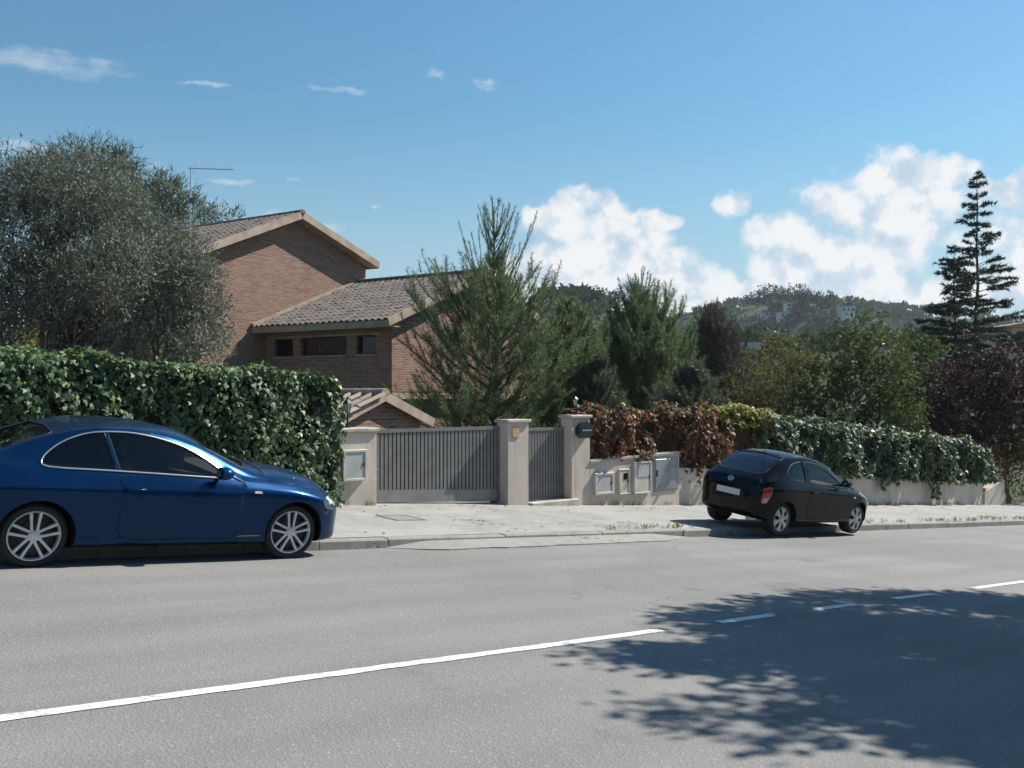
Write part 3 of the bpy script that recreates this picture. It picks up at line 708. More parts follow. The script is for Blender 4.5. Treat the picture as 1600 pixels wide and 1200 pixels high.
def house():
    root = empty('brick_house', HP, 'brown brick house with a tall gable and a lower tiled wing', 'house', rot=(0, 0, HROT))
    ZB = -6.0
    AX, AZ = 1.75, 3.86                                             # apex of the roof plane over the wall
    RX, RZ = 5.53, 2.62; LX, LZ = -2.83, 1.96
    sl = (AZ - LZ) / (AX - LX); sr = (AZ - RZ) / (RX - AX)
    wl, wr = -2.45, 5.32; BACK = 9.0
    zl = lambda x: AZ - sl * (AX - x); zr = lambda x: AZ - sr * (x - AX)
    # tall block: four walls, gable front
    w = MB(); t = .02
    w.rings([[(wl, y, ZB), (wr, y, ZB), (wr, y, zr(wr) - t), (AX, y, AZ - t), (wl, y, zl(wl) - t)] for y in (0, BACK)]); w.build('wall', M_BRICK, root)
    # its roof: two slabs with barge boards
    def slab(p, q, y0, y1, th, name, m, par, over=0.0):
        d_ = A_([q[0] - p[0], 0, q[1] - p[1]]); n_ = unit(A_([-d_[2], 0, d_[0]])); n_ = n_ * np.sign(n_[2])
        b = MB(); P = [A_([p[0], 0, p[1]]), A_([q[0], 0, q[1]])]
        b.rings([[tuple(a + A_([0, y, 0]) + n_ * h) for a, h in ((P[0], 0), (P[1], 0), (P[1], th), (P[0], th))] for y in (y0, y1)]); return b.build(name, m, par)
    rf = slab((LX, LZ), (AX, AZ), -.40, BACK + .4, .10, 'roof', M_TILE, root)
    slab((AX, AZ), (RX, RZ), -.40, BACK + .4, .10, 'roof', M_TILE, root)
    for p, q in (((LX, LZ), (AX, AZ)), ((AX, AZ), (RX, RZ))):
        slab((p[0], p[1] - .10), (q[0], q[1] - .10), -.44, -.402, .24, 'barge_board', M_FASC, root)
        slab((p[0], p[1] - .10), (q[0], q[1] - .10), -.40, -.002, .055, 'soffit', M_FASC, root)
    e = MB(); e.box((RX - .02, -.44, RZ - .12), (RX + .05, BACK + .4, RZ + .1)); e.build('eave_board', M_FASC, root)
    # tiles of the tall roof (left slope shows, right slope is seen edge on)
    me1 = tile_mesh(.42, .25, M_TILE, 'roof_tile')
    ey = unit(A_([AX - LX, 0, AZ - LZ])); ez = unit(A_([-(AZ - LZ), 0, AX - LX])); ex = np.cross(ey, ez)
    ncol = int((BACK + .8) / .25); nrow = int(math.hypot(AX - LX, AZ - LZ) / .36)
    start = A_([LX, BACK + .4, LZ]) + ez * .08 if ex[1] < 0 else A_([LX, -.44, LZ]) + ez * .08
    roof_tiles(rf, start, ex, ey, ez, ncol, nrow, .25, .36, me1, 0, M_TILE)
    ey2 = unit(A_([AX - RX, 0, AZ - RZ])); ez2 = unit(A_([(AZ - RZ), 0, RX - AX])); ex2 = np.cross(ey2, ez2)
    start = A_([RX, BACK + .4, RZ]) + ez2 * .08 if ex2[1] < 0 else A_([RX, -.44, RZ]) + ez2 * .08
    roof_tiles(rf, start, ex2, ey2, ez2, ncol, int(math.hypot(AX - RX, AZ - RZ) / .36), .25, .36, me1, 0, M_TILE)
    for k in range(int((BACK + .8) / .4)):
        y = -.44 + k * .4; c = MB(); c.rings([[(AX + r_ * .13 * math.cos(a), yy, AZ + .10 + r_ * .11 * math.sin(a)) for a in np.linspace(-.2, math.pi + .2, 7)] for yy, r_ in ((y, 1.06), (y + .42, .94))], cap=True); c.build('ridge_tile', M_TILE, rf)
    # lower wing
    EZ = 0.0; RIX, RIZ = 4.8, 1.86; Y0 = -5.8; s_ = (RIZ - EZ) / RIX
    w2 = MB(); x0 = .5; yw = Y0 + .35; zt = lambda x: EZ + s_ * x - .03
    zb2 = -2.05
    # front wall built round three openings of one window strip
    wins = [(-.42, -1.30, -.82, -.36), (-1.66, -3.62, -.86, -.40), (-4.04, -4.82, -.90, -.40)]
    strip0, strip1 = -.92, -.34
    def fw(ya, yb, za, zb_): 
        b = MB(); b.box((x0, min(ya, yb), za), (x0 + .28, max(ya, yb), zb_)); return b
    fr = MB()
    def addf(ya, yb, za, zb_): fr.box((x0, min(ya, yb), za), (x0 + .28, max(ya, yb), zb_))
    addf(0, yw, zb2, -.92); addf(0, yw, -.34, zt(x0))
    ys = [0] + [v for a, b, *_ in wins for v in (a, b)] + [yw]
    for i in range(0, len(ys), 2): addf(ys[i], ys[i + 1], -.92, -.34)
    fr.build('wall', M_BRICK, root)
    for a, b, za, zb_ in wins:
        g_ = MB(); g_.box((x0 + .14, b, -.92), (x0 + .16, a, -.34)); wo = g_.build('window', M_WIN, root)
        f_ = MB()
        for q in ((b, b + .05), (a - .05, a)): f_.box((x0 + .09, q[0], -.92), (x0 + .135, q[1], -.34))
        f_.box((x0 + .09, b + .05, -.92), (x0 + .135, a - .05, -.87)); f_.box((x0 + .09, b + .05, -.39), (x0 + .135, a - .05, -.34)); f_.build('frame', M_WOOD, wo)
        sl_ = MB(); sl_.box((x0 - .05, b - .03, -.965), (x0 + .13, a + .03, -.921)); sl_.build('sill', M_FASC, wo)
    lt = MB(); lt.box((x0 - .02, -5.0, -.339), (x0 + .05, -.2, -.27)); lt.build('lintel', M_FASC, root)
    # the middle opening is half shut by a blind
    bl = MB(); bl.box((x0 + .10, -3.5, -.86), (x0 + .13, -2.35, -.42)); bl.build('blind', M_WOOD, root)
    # end wall facing the street corner, lit by the sun
    ew = MB(); xb = 8.6
    ew.rings([[(x0 + .281, y, zb2), (xb, y, zb2), (xb, y, zt(RIX) - s_ * (xb - RIX)), (RIX, y, zt(RIX)), (x0 + .281, y, zt(x0 + .281))] for y in (yw, yw + .28)]); ew.build('wall', M_BRICK, root)
    bs = MB(); bs.box((x0 + 1.6, yw + .3, ZB), (xb, -.01, zb2 + .3)); bs.build('ground_floor_wall', M_BRICK, root)
    fl = MB(); fl.box((x0 + .01, yw + .01, zb2 - .22), (xb, -.012, zb2 - .001)); fl.build('floor_slab', M_FASC, root)
    co = MB(); co.box((x0 + .05, yw + .05, ZB), (x0 + .4, yw + .4, zb2 - .221)); co.build('pillar', M_BRICK, root)
    gdr = MB(); gdr.box((x0 + 1.55, -4.2, ZB), (x0 + 1.599, -1.4, ZB + 2.3)); gdr.build('garage_door', M_WOOD, root)
    rf2 = slab((0, EZ - .06), (RIX, RIZ - .06), Y0, -.02, .10, 'roof', M_TILE, root)
    slab((RIX, RIZ - .06), (RIX * 2 - .5, RIZ - .06 - s_ * (RIX - .5)), Y0, -.02, .10, 'roof', M_TILE, root)
    fa = MB(); fa.box((-.05, Y0, -.17), (-.002, -.02, .03)); fa.build('fascia', M_FASC, root)
    so = MB(); so.box((0, Y0 + .02, -.16), (x0 - .001, -.02, -.125)); so.build('soffit', M_FASC, root)
    slab((-.05, EZ - .15), (RIX, RIZ - .15), Y0 - .05, Y0 - .002, .24, 'barge_board', M_FASC, root)
    slab((RIX, RIZ - .15), (RIX * 2 - .5, RIZ - .15 - s_ * (RIX - .5)), Y0 - .05, Y0 - .002, .24, 'barge_board', M_FASC, root)
    slab((-.03, EZ + .03), (RIX, RIZ + .03), -.10, -.003, .12, 'flashing', M_FASC, root)
    ey = unit(A_([RIX, 0, RIZ])); ez = unit(A_([-RIZ, 0, RIX])); ex = np.cross(ey, ez)
    ncol = 23; wd = (abs(Y0) - .12) / ncol; me2 = tile_mesh(.42, wd, M_TILE, 'roof_tile')
    start = A_([-.06, -.10, EZ - .01]) if ex[1] < 0 else A_([-.06, Y0 - .03, EZ - .01])
    roof_tiles(rf2, start, ex, ey, ez, ncol, 14, wd, .366, me2, 299, M_TILE)
    for k in range(14):
        y = Y0 + k * .41; c = MB(); c.rings([[(RIX + r_ * .13 * math.cos(a), yy, RIZ + .07 + r_ * .11 * math.sin(a)) for a in np.linspace(-.2, math.pi + .2, 7)] for yy, r_ in ((y, 1.06), (min(y + .43, -.03), .94))], cap=True); c.build('ridge_tile', M_TILE, rf2)
    return root
H = house()
HM = Matrix.Translation(HP) @ Matrix.Rotation(HROT, 4, 'Z')
def hw(x, y, z): return np.array(HM @ Vector((x, y, z)))

def porch():
    # small tiled gable roof just behind the driveway gate
    base = dep(600, 640, 18.6); root = empty('porch', (base[0], base[1], base[2] - 2.6), 'small tiled porch roof on brick behind the driveway gate', 'porch', rot=(0, 0, HROT))
    za = 2.6 + .25; half = 1.5; drop = .55; D = 1.15
    w = MB(); w.rings([[(-half + .25, y, 0), (half - .25, y, 0), (half - .25, y, za - drop + .05), (0, y, za - .06), (-half + .25, y, za - drop + .05)] for y in (.12, D)]); w.build('wall', M_BRICK, root)
    for sg in (-1, 1):
        b = MB(); n_ = unit(A_([sg * drop, 0, half])); P = [A_([sg * half, 0, za - drop]), A_([0, 0, za])]
        b.rings([[tuple(p + A_([0, y, 0]) + n_ * h) for p, h in ((P[0], 0), (P[1], 0), (P[1], .06), (P[0], .06))] for y in (0, D + .1)]); rf = b.build('roof', M_TILE2, root)
        q = MB(); q.rings([[tuple(p + A_([0, y, 0]) + n_ * h) for p, h in ((P[0], -.08), (P[1], -.08), (P[1], .10), (P[0], .10))] for y in (-.045, -.002)]); q.build('barge_board', M_FASC, root)
        ey = unit(A_([-sg * half, 0, drop])); ez = n_; ex = np.cross(ey, ez); me = tile_mesh(.40, .27, M_TILE2, 'roof_tile')
        st = (A_([sg * half, D + .1, za - drop]) if ex[1] < 0 else A_([sg * half, -.04, za - drop])) + ez * .03
        roof_tiles(rf, st, ex, ey, ez, 5, 4, .275, .385, me, 400, M_TILE2, .008)
    for k in range(4):
        y = -.05 + k * .37; c = MB(); c.rings([[(r_ * .12 * math.cos(a), yy, za + .06 + r_ * .10 * math.sin(a)) for a in np.linspace(-.2, math.pi + .2, 7)] for yy, r_ in ((y, 1.06), (y + .4, .94))]); c.build('ridge_tile', M_TILE2, root)
porch()

def antenna():
    p = hw(-.1, 3.0, 3.10); root = empty('tv_antenna', p, 'tall television antenna mast rising from the tall roof', 'antenna')
    m = MB(); m.tube([p, p + A_([0, 0, 2.5])], .024, 6); wbuild(m, 'mast', M_ALU, root)
    hx = RIGHT * .97 + A_([0, 0, 0]) ; top = p + A_([0, 0, 2.44])
    b = MB(); b.tube([top - hx * .08, top + hx * 1.5 + A_([0, 0, -.05])], .014, 5); wbuild(b, 'boom', M_ALU, root)
    pr = np.cross(hx, UP)
    for i in range(13):
        c = top + hx * (.25 + i * .1) + A_([0, 0, -.012 - .003 * i]); e = MB(); L = .16 - .006 * i; e.tube([c - pr * L, c + pr * L], .006, 4); wbuild(e, 'element', M_ALU, root)
    r_ = MB(); q = top + hx * .12
    for s2 in (-1, 1): r_.tube([q - pr * .2 + UP * .16 * s2, q + pr * .2 + UP * .16 * s2], .006, 4); r_.tube([q, q + UP * .16 * s2], .006, 4)
    wbuild(r_, 'reflector', M_ALU, root)
    d_ = MB(); c = p + UP * 1.35; d_.box(tuple(c + A_([-.05, -.05, -.09])), tuple(c + A_([.05, .05, .07]))); d_.tube([c + UP * .06, c + UP * .06 + hx * .2], .01, 4); wbuild(d_, 'amplifier_box', M_BLACKM, root)
antenna()

# ------------------------------------------------------------------ vegetation generators
def trunk_mb(mb, p0, p1, r0, r1, bend=.1, n=6, sides=7):
    p0, p1 = A_(p0, dtype=float), A_(p1, dtype=float); L = np.linalg.norm(p1 - p0); pts = []; rs = []
    off = rng.normal(0, bend * L * .3, (n + 1, 3)); off[:, 2] *= .3; off[0] = 0; off[-1] = 0
    for i in range(n + 1):
        t = i / n; pts.append(p0 + (p1 - p0) * t + off[i] * math.sin(math.pi * t)); rs.append(r0 + (r1 - r0) * t ** .8)
    mb.tube(pts, rs, sides); return pts
def lobe_points(c, rad, n, shell=.45):
    d = rand_unit(n); r = (shell + (1 - shell) * rng.random(n) ** .6)
    wob = 1 + .22 * np.sin(d[:, 0] * 5 + c[0] * 3) * np.cos(d[:, 1] * 4 + c[1]) + .15 * np.sin(d[:, 2] * 9 + c[2])
    return A_(c) + d * A_(rad) * (r * wob)[:, None], d
def leafy(lobes, per, tpl, le, wi, up=.3, out=.8, twig=6):
    """leaves in little sprays through every lobe"""
    P = []; AX = []; N = []; S = []
    for c, rad, w in lobes:
        n = int(per * w / twig); p, d = lobe_points(c, rad, n)
        ax = unit(d * out + rng.normal(0, .7, (n, 3)) + A_([0, 0, up]))
        for k in range(twig):
            s_ = rng.random((n, 1)) * .28 * (le / .08) ** .5
            P.append(p + ax * s_ + rng.normal(0, le * .35, (n, 3))); AX.append(unit(ax + rng.normal(0, .55, (n, 3)))); N.append(rand_unit(n) * .7 + d * .5 + A_([0, 0, .5])); S.append(.7 + .6 * rng.random(n))
    P = np.concatenate(P); AX = np.concatenate(AX); N = np.concatenate(N); S = np.concatenate(S)
    return scatter(tpl, P, AX, N, le * S, wi * S)
def tree(name, label, base, lobes, mats, per, tpl=L_KITE, le=.08, wi=.05, trunks=None, bark=M_BARK, r0=.1, group=None, up=.3, extra=None, second=None, cat='tree'):
    base = A_(base, dtype=float); root = empty(name, base, label, cat, group)
    mb = MB(); fork = base + A_([0, 0, .3 * (np.mean([l[0][2] for l in lobes]) - base[2])])
    starts = trunks or [base]
    for st in starts:
        st = A_(st, dtype=float); fk = st * .75 + A_([np.mean([l[0][0] for l in lobes]), np.mean([l[0][1] for l in lobes]), st[2]]) * .25 + A_([0, 0, .45 * (np.mean([l[0][2] for l in lobes]) - base[2])])
        trunk_mb(mb, st - A_([0, 0, .3]), fk, r0, r0 * .6, .10)
        for c, rad, w in lobes:
            if np.linalg.norm(A_(c) - fk) < 4.5:
                pts = trunk_mb(mb, fk, c, r0 * .5, r0 * .12, .14, 5, 5)
                for k in range(3):
                    dd = rand_unit(1)[0]; dd[2] = abs(dd[2]) * .6; trunk_mb(mb, pts[3], A_(c) + dd * A_(rad) * .8, r0 * .16, r0 * .04, .15, 3, 4)
    wbuild(mb, 'trunk', bark, root, smooth=True)
    parts = [(*leafy(lobes, per, tpl, le, wi, up), 0)]
    if extra is not None: parts += extra
    foliage('crown', mats, root, parts)
    return root

def curve_pts(p, d, L, lift, n=6):
    pts = [p]; d = unit(d)
    for i in range(n):
        d = unit(d + A_([0, 0, lift / n]) + rng.normal(0, .05, 3)); pts.append(pts[-1] + d * L / n)
    return pts
def needles_on(pts, dens, nl, nw, tilt=.75, start=.3):
    pts = A_(pts); seg = len(pts) - 1; L = np.linalg.norm(pts[1:] - pts[:-1], axis=1).sum()
    n = max(6, int(dens * L)); t = start + (1 - start) * rng.random(n); k = np.minimum((t * seg).astype(int), seg - 1); f = (t * seg - k)[:, None]
    p = pts[k] * (1 - f) + pts[k + 1] * f; d = unit(pts[k + 1] - pts[k])
    ax = unit(d * (1 - tilt * .45) + rand_unit(n) * tilt); return p, ax, nl * (.7 + .5 * rng.random(n))
def conifer(name, label, base, Ht, Rad, mats, lev=16, per=5, nl=.10, nw=.010, dens=95, el0=20, el1=65, lift=.45, first=.10, prof=None, shoots=9, bark=M_BARK, group=None, flat=False, lean=(0, 0), top_shoots=0, tr=.11, tsp=.5, tf=.62, wild=False):
    base = A_(base, dtype=float); root = empty(name, base, label, 'tree', group)
    top = base + A_([lean[0], lean[1], Ht]); mb = MB(); trunk_mb(mb, base - A_([0, 0, .4]), top, tr, .012, .02, 9, 7)
    P = []; AX = []; LE = []
    prof = prof or (lambda t: (1 - t) ** .8)
    for i in range(lev):
        t = first + (1 - first) * (i + .5 * rng.random()) / lev; q = base + (top - base) * t; L0 = Rad * prof(t) + .12
        el = R(el0 + (el1 - el0) * t)
        for j in range(per):
            if top_shoots > 20 and t > .60 and rng.random() < (t - .60) * 2.6: continue
            a = 2 * math.pi * (j + rng.random() * .8) / per + i * 1.1; L = L0 * ((.40 + .85 * rng.random()) if wild else (.65 + .55 * rng.random()))
            d = A_([math.cos(a) * math.cos(el), math.sin(a) * math.cos(el), math.sin(el)]); pts = curve_pts(q + A_([0, 0, rng.normal(0, .06)]), d, L, lift)
            mb.tube(pts, np.linspace(.03 * (1 - t) + .010, .005, len(pts)), 4)
            x = needles_on(pts, dens, nl, nw, start=.45); P.append(x[0]); AX.append(x[1]); LE.append(x[2])
            for k in range(max(3, int(shoots * L / (Rad + .01) + 2))):
                f = .25 + .75 * rng.random(); bp = A_(pts); kk = min(int(f * 6), 5); sp = bp[kk]; sd = unit(bp[kk + 1] - bp[kk])
                side = unit(np.cross(sd, UP)) * (1 if rng.random() < .5 else -1)
                vv = sd * .75 + side * (.5 + .4 * rng.random()) + A_([0, 0, (.05 if flat else .35) + rng.normal(0, .08 if flat else .25)])
                sl_ = (.22 + .38 * rng.random()) * L * (1.15 - f * .6) + .12
                sp_ = curve_pts(sp, vv, sl_, (-.15 if flat else lift), 3); mb.tube(sp_, [.007, .006, .005, .003], 3)
                x = needles_on(sp_, dens, nl, nw, start=.2); P.append(x[0]); AX.append(x[1]); LE.append(x[2])
    for k in range(top_shoots):
        f = tf + (.98 - tf) * rng.random(); q = base + (top - base) * f; a = 6.283 * rng.random()
        sp_ = curve_pts(q, A_([math.cos(a) * tsp, math.sin(a) * tsp, 1.0]), (1.02 - f) * Ht * (.35 + .55 * rng.random()) + .3, .9, 5); mb.tube(sp_, [.012, .011, .010, .008, .006, .004], 4)
        x = needles_on(sp_, dens * 1.15, nl * .8, nw, .55, .05); P.append(x[0]); AX.append(x[1]); LE.append(x[2])
    P = np.concatenate(P); AX = np.concatenate(AX); LE = np.concatenate(LE)
    wbuild(mb, 'trunk', bark, root, smooth=True)
    V, F_ = scatter(L_TRI, P, AX, rand_unit(len(P)), LE, nw)
    o = foliage('crown', mats, root, [(V, F_, 0)]); return root

# ------------------------------------------------------------------ hedges
def hedge(name, label, uvz, leafmats, inner, nper, le, front=-1, group=None, singles=0, over=.0, cat='hedge', hang=0, young=.0, rough=1.0):
    """uvz: stations (u, v_front, v_back, z_bottom, z_top); leaves on the street face, the top and the ends"""
    U = A_([q[0] for q in uvz]); f = lambda k: (lambda u: np.interp(u, U, A_([q[k] for q in uvz])))
    vf, vb, zb, zt = f(1), f(2), f(3), f(4); um = (U[0] + U[-1]) / 2
    root = empty(name, (um, float(vf(um)), float(zb(um))), label, cat, group)
    ins = .10; mb = MB(); us = np.linspace(U[0] + ins, U[-1] - ins, 40); rings = []
    for u in us:
        j = lambda: rng.normal(0, .025)
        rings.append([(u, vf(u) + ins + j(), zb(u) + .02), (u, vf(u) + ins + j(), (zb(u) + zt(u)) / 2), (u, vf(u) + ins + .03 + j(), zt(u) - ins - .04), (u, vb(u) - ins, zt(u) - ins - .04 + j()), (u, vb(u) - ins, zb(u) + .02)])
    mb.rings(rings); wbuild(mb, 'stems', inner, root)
    L = U[-1] - U[0]
    def lump(u, z): return rough * (.07 * np.sin(u * 2.3 + z * 1.7) + .05 * np.sin(u * 5.1 - z * 4.3) + .03 * np.sin(u * 11 + z * 7))
    P = []; N = []
    hgt = float(np.mean(zt(us) - zb(us))); n1 = int(nper * L * hgt)
    u = U[0] + L * rng.random(n1); s_ = rng.random(n1); z = zb(u) + (zt(u) - zb(u)) * s_
    v = vf(u) + lump(u, z) - .04 + .12 * rng.random(n1) ** 1.5; P.append(np.stack([u, v, z], 1)); N.append(np.tile(A_([0.05, -1, .42]), (n1, 1)))
    n2 = int(nper * L * float(np.mean(vb(us) - vf(us))) * .9)
    u = U[0] + L * rng.random(n2); v = vf(u) + (vb(u) - vf(u)) * rng.random(n2) ** 1.3; z = zt(u) + lump(u, v) * .8 - .10 * rng.random(n2) ** 1.5 + .05 * (rng.random(n2) > .93)
    P.append(np.stack([u, v, z], 1)); N.append(np.tile(A_([0, -.35, 1]), (n2, 1)))
    for e, sg in ((U[0], -1), (U[-1], 1)):
        n3 = int(nper * hgt * float(vb(e) - vf(e))); v = vf(e) + (vb(e) - vf(e)) * rng.random(n3); z = zb(e) + (zt(e) - zb(e)) * rng.random(n3)
        P.append(np.stack([e + sg * lump(v, z) - sg * .06 * rng.random(n3), v, z], 1)); N.append(np.tile(A_([sg * 1., -.2, .4]), (n3, 1)))
    if hang:
        n4 = hang * 22; ss = rng.integers(0, hang, n4); hu = U[0] + L * rng.random(hang); hl = .15 + .45 * rng.random(hang)
        u = hu[ss] + rng.normal(0, .09, n4); z = zb(u) + .05 - hl[ss] * rng.random(n4); v = vf(u) + .02 + .06 * rng.random(n4)
        P.append(np.stack([u, v, z], 1)); N.append(np.tile(A_([0, -1, .4]), (n4, 1)))
    P = np.concatenate(P); N = np.concatenate(N); n = len(P)
    Nn = unit(N + rng.normal(0, .42, (n, 3))); ax = unit(A_([0, -.25, -1.0]) + rng.normal(0, .55, (n, 3))); top = N[:, 2] > .8
    ax[top] = unit(rng.normal(0, 1, (top.sum(), 3)) * A_([1, 1, .35]) + A_([0, -.3, 0]))
    S = le * (.42 + .85 * rng.random(n)); mi = np.zeros(n, int)
    mi[(rng.random(n) < young) | (top & (rng.random(n) < young * 6))] = 1 if len(leafmats) > 1 else 0
    if singles:                                                     # the largest street-side leaves as parts of their own
        vis = np.where((N[:, 1] < -.5) & (P[:, 0] > U[0] + .8))[0]; order = vis[np.argsort(-(S[vis] + .0 * P[vis, 0]))][:singles]; me = {}
        X = ax[order]; Zn = unit(Nn[order] - (Nn[order] * X).sum(1, keepdims=True) * X); Y = np.cross(Zn, X); L0 = np.array(root.location)
        for i, k in enumerate(order):
            m_ = leafmats[mi[k]]
            if m_.name not in me: me[m_.name] = new_mesh('leaf', L_IVY[0] * A_([1, .95, 1]), L_IVY[1], m_)
            ob = link('leaf', me[m_.name], root); s2 = S[k]; p = P[k] - L0 + Zn[i] * .015
            ob.matrix_local = Matrix([[X[i][r] * s2, Y[i][r] * s2, Zn[i][r] * s2, p[r]] for r in range(3)] + [[0, 0, 0, 1]])
        keep = np.ones(n, bool); keep[order] = False; P, Nn, ax, S, mi = P[keep], Nn[keep], ax[keep], S[keep], mi[keep]
    parts = []
    for k in range(len(leafmats)):
        q = mi == k
        if q.any(): parts.append((*scatter(L_IVY, P[q], ax[q], Nn[q], S[q], S[q] * .95), k))
    foliage('leaves', leafmats, root, parts); return root

# ------------------------------------------------------------------ planting
def gg(u, v): return pave(u, 14) - .12 - .085 * (v - 14)
def at_ground(px, t):
    p = dep(px, 700, t); return A_([p[0], p[1], gg(p[0], p[1]) if p[1] < 40 else float(gz(p[0], p[1]))])
def lobes_px(lst, t, jit=.35):
    out = []
    for px, py, rx, rz in lst:
        tt = t + rng.normal(0, jit); c = dep(px, py, tt); k = t / FPX
        out.append((c, (rx * k, rx * k, rz * k), (rx * rz) / 2500.0))
    return out

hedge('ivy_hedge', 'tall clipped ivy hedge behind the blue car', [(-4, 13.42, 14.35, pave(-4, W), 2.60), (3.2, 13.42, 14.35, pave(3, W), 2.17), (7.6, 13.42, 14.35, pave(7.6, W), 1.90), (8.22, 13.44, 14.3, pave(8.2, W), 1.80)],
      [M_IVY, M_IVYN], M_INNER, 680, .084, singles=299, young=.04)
hedge('dry_hedge', 'dry rust brown hedge above the meter wall', [(14.3, W + .12, W + .9, .20, 1.22), (16.9, W + .10, W + .9, .18, 1.22), (17.3, W - .02, W + .9, -.05, 1.22), (19.0, W - .04, W + .9, -.10, 1.16), (20.9, W - .02, W + .9, -.1, 1.0)],
      [M_DEAD, M_IVY], M_INNERB, 420, .10, hang=10, young=.04, rough=1.9)
hedge('climber', 'yellow green climber clump on top of the brown hedge', [(18.5, W - .04, W + .7, 1.0, 1.28), (19.3, W - .12, W + .7, .80, 1.34), (20.4, W - .10, W + .7, .80, 1.14)], [M_YELL], M_INNER, 330, .11, cat='shrub')
hedge('ivy_hedge', 'loose glossy ivy hedge spilling over the low wall beyond the black car', [(19.9, W - .04, W + 1.2, -.25, 1.02), (22, W - .16, W + 1.2, -.50, .92), (25, W - .15, W + 1.2, -.70, .55), (28, W - .18, W + 1.2, -1.0, .38), (31.3, W - .15, W + 1.2, -1.28, .10), (33.6, W, W + 1.0, -1.35, -.35)],
      [M_IVY2, M_IVYN], M_INNER, 340, .12, hang=9, young=.02, rough=1.9)

# olive trees behind the ivy hedge
OG = 'olive trees behind the ivy hedge'
OL = [('olive tree cut by the left edge of the picture', 5, [(-60, 340, 70, 60), (10, 300, 60, 50), (35, 380, 60, 55), (-20, 430, 70, 50), (40, 455, 50, 42), (-90, 290, 60, 60), (-10, 500, 60, 36), (50, 505, 40, 28)], [(10, 17.2), (-60, 17.6)]),
      ('largest olive tree, its trunks seen just above the ivy hedge', 120, [(130, 300, 58, 46), (90, 335, 60, 50), (165, 345, 60, 50), (60, 290, 42, 34), (110, 395, 62, 50), (175, 420, 58, 52), (70, 440, 48, 38), (150, 480, 50, 36), (190, 315, 36, 32), (110, 505, 50, 28), (185, 510, 50, 30)], [(88, 17.5), (132, 17.9), (45, 17.8)]),
      ('olive tree nearest the brick gable, its crown hanging low', 260, [(232, 378, 54, 46), (282, 405, 48, 46), (265, 450, 60, 52), (310, 470, 42, 46), (300, 520, 46, 38), (230, 500, 52, 46), (245, 545, 60, 28), (205, 430, 40, 40), (330, 515, 30, 34), (310, 550, 44, 24), (300, 440, 40, 36)], [(205, 18.0), (262, 18.3)])]
for label, px, lb, tr in OL:
    t0 = tr[0][1]; L = lobes_px(lb, t0 + .2, .45)
    trs = [at_ground(a, b) for a, b in tr]; spikes = []
    SP = []; SA = []
    for c, rad, w in L:                                            # thin whips standing above the crown
        if c[2] > 3.0:
            for k in range(5):
                q = A_(c) + rng.normal(0, .3, 3) * A_(rad) * A_([1, 1, 0]) + A_([0, 0, rad[2] * .72]); dv = unit(A_([rng.normal(0, .15), rng.normal(0, .15), 1.])); ll = .2 + .4 * rng.random(); n = 20
                s_ = rng.random(n); SP.append(q + dv * (s_ * ll)[:, None]); SA.append(unit(dv * .8 + rng.normal(0, .5, (n, 3))))
    ex = [(*scatter(L_LANCE, np.concatenate(SP), np.concatenate(SA), rand_unit(sum(len(s) for s in SP)), .075, .017), 0)] if SP else None
    tree('olive_tree', label, trs[0], L, [M_OLIVE], 2700, L_LANCE, .092, .023, trunks=trs, bark=M_BARKG, r0=.085, group=OG, up=.5, extra=ex)

# yellow shrub at the foot of the olives
tree('shrub', 'yellowing shrub under the olive trees at the left edge', at_ground(40, 19.5), lobes_px([(20, 520, 34, 26), (60, 535, 30, 20), (250, 560, 30, 16)], 19.5), [M_YELL], 1500, L_KITE, .07, .04, r0=.03, cat='shrub')

# pines behind the olives and the house
tree('pine_tree', 'rounded pine rising behind the largest olive tree', at_ground(150, 27), lobes_px([(140, 262, 60, 34), (185, 268, 28, 32), (95, 270, 44, 30), (60, 300, 60, 40), (170, 320, 60, 50)], 27), [M_PINED], 3000, L_TRI, .20, .028, r0=.14, up=.5)
tree('pine_tree', 'rounded pine behind the antenna at the left end of the tall roof', at_ground(270, 46), lobes_px([(268, 318, 40, 34), (300, 340, 34, 24), (235, 330, 50, 50), (255, 300, 22, 20)], 46), [M_PINED], 2600, L_TRI, .34, .05, r0=.18, up=.5)
tree('pine_tree', 'small pine top showing over the ridge of the tall roof', at_ground(335, 52), lobes_px([(335, 350, 26, 16), (362, 345, 14, 14), (315, 352, 24, 18)], 52), [M_PINED], 2200, L_TRI, .34, .05, r0=.15, up=.5)

# the young pine in front of the house and its neighbours
def conif_px(name, label, px, t, ytop, rpx, mats, lean=(0, 0), **kw):
    b = at_ground(px, t); top = dep(px, ytop, t)[2]
    return conifer(name, label, b, top - b[2], rpx * t / FPX, mats, lean=lean, **kw)
def prof_a(t): return float(np.interp(t, [0, .12, .30, .50, .62, .72, .85, 1], [.80, 1.0, 1.0, .90, .52, .20, .08, .03]))
conif_px('pine_tree', 'young bushy pine with an upright pale tip in front of the house', 772, 25.2, 322, 168, [M_PINE], lev=23, per=6, nl=.14, nw=.0125, dens=84, el0=2, el1=62, lift=.5, first=.09, prof=prof_a, shoots=14, top_shoots=52, tsp=.7, tf=.52)
def prof_b(t): return float(np.interp(t, [0, .2, .5, .75, .9, 1], [.8, 1.0, .85, .5, .22, .05]))
conif_px('pine_tree', 'dense dark pine with a pointed top right of the young pine', 1003, 30, 436, 140, [M_PINE], lev=22, per=7, nl=.16, nw=.016, dens=84, el0=15, el1=75, lift=.6, first=.10, prof=prof_b, shoots=11, top_shoots=26)
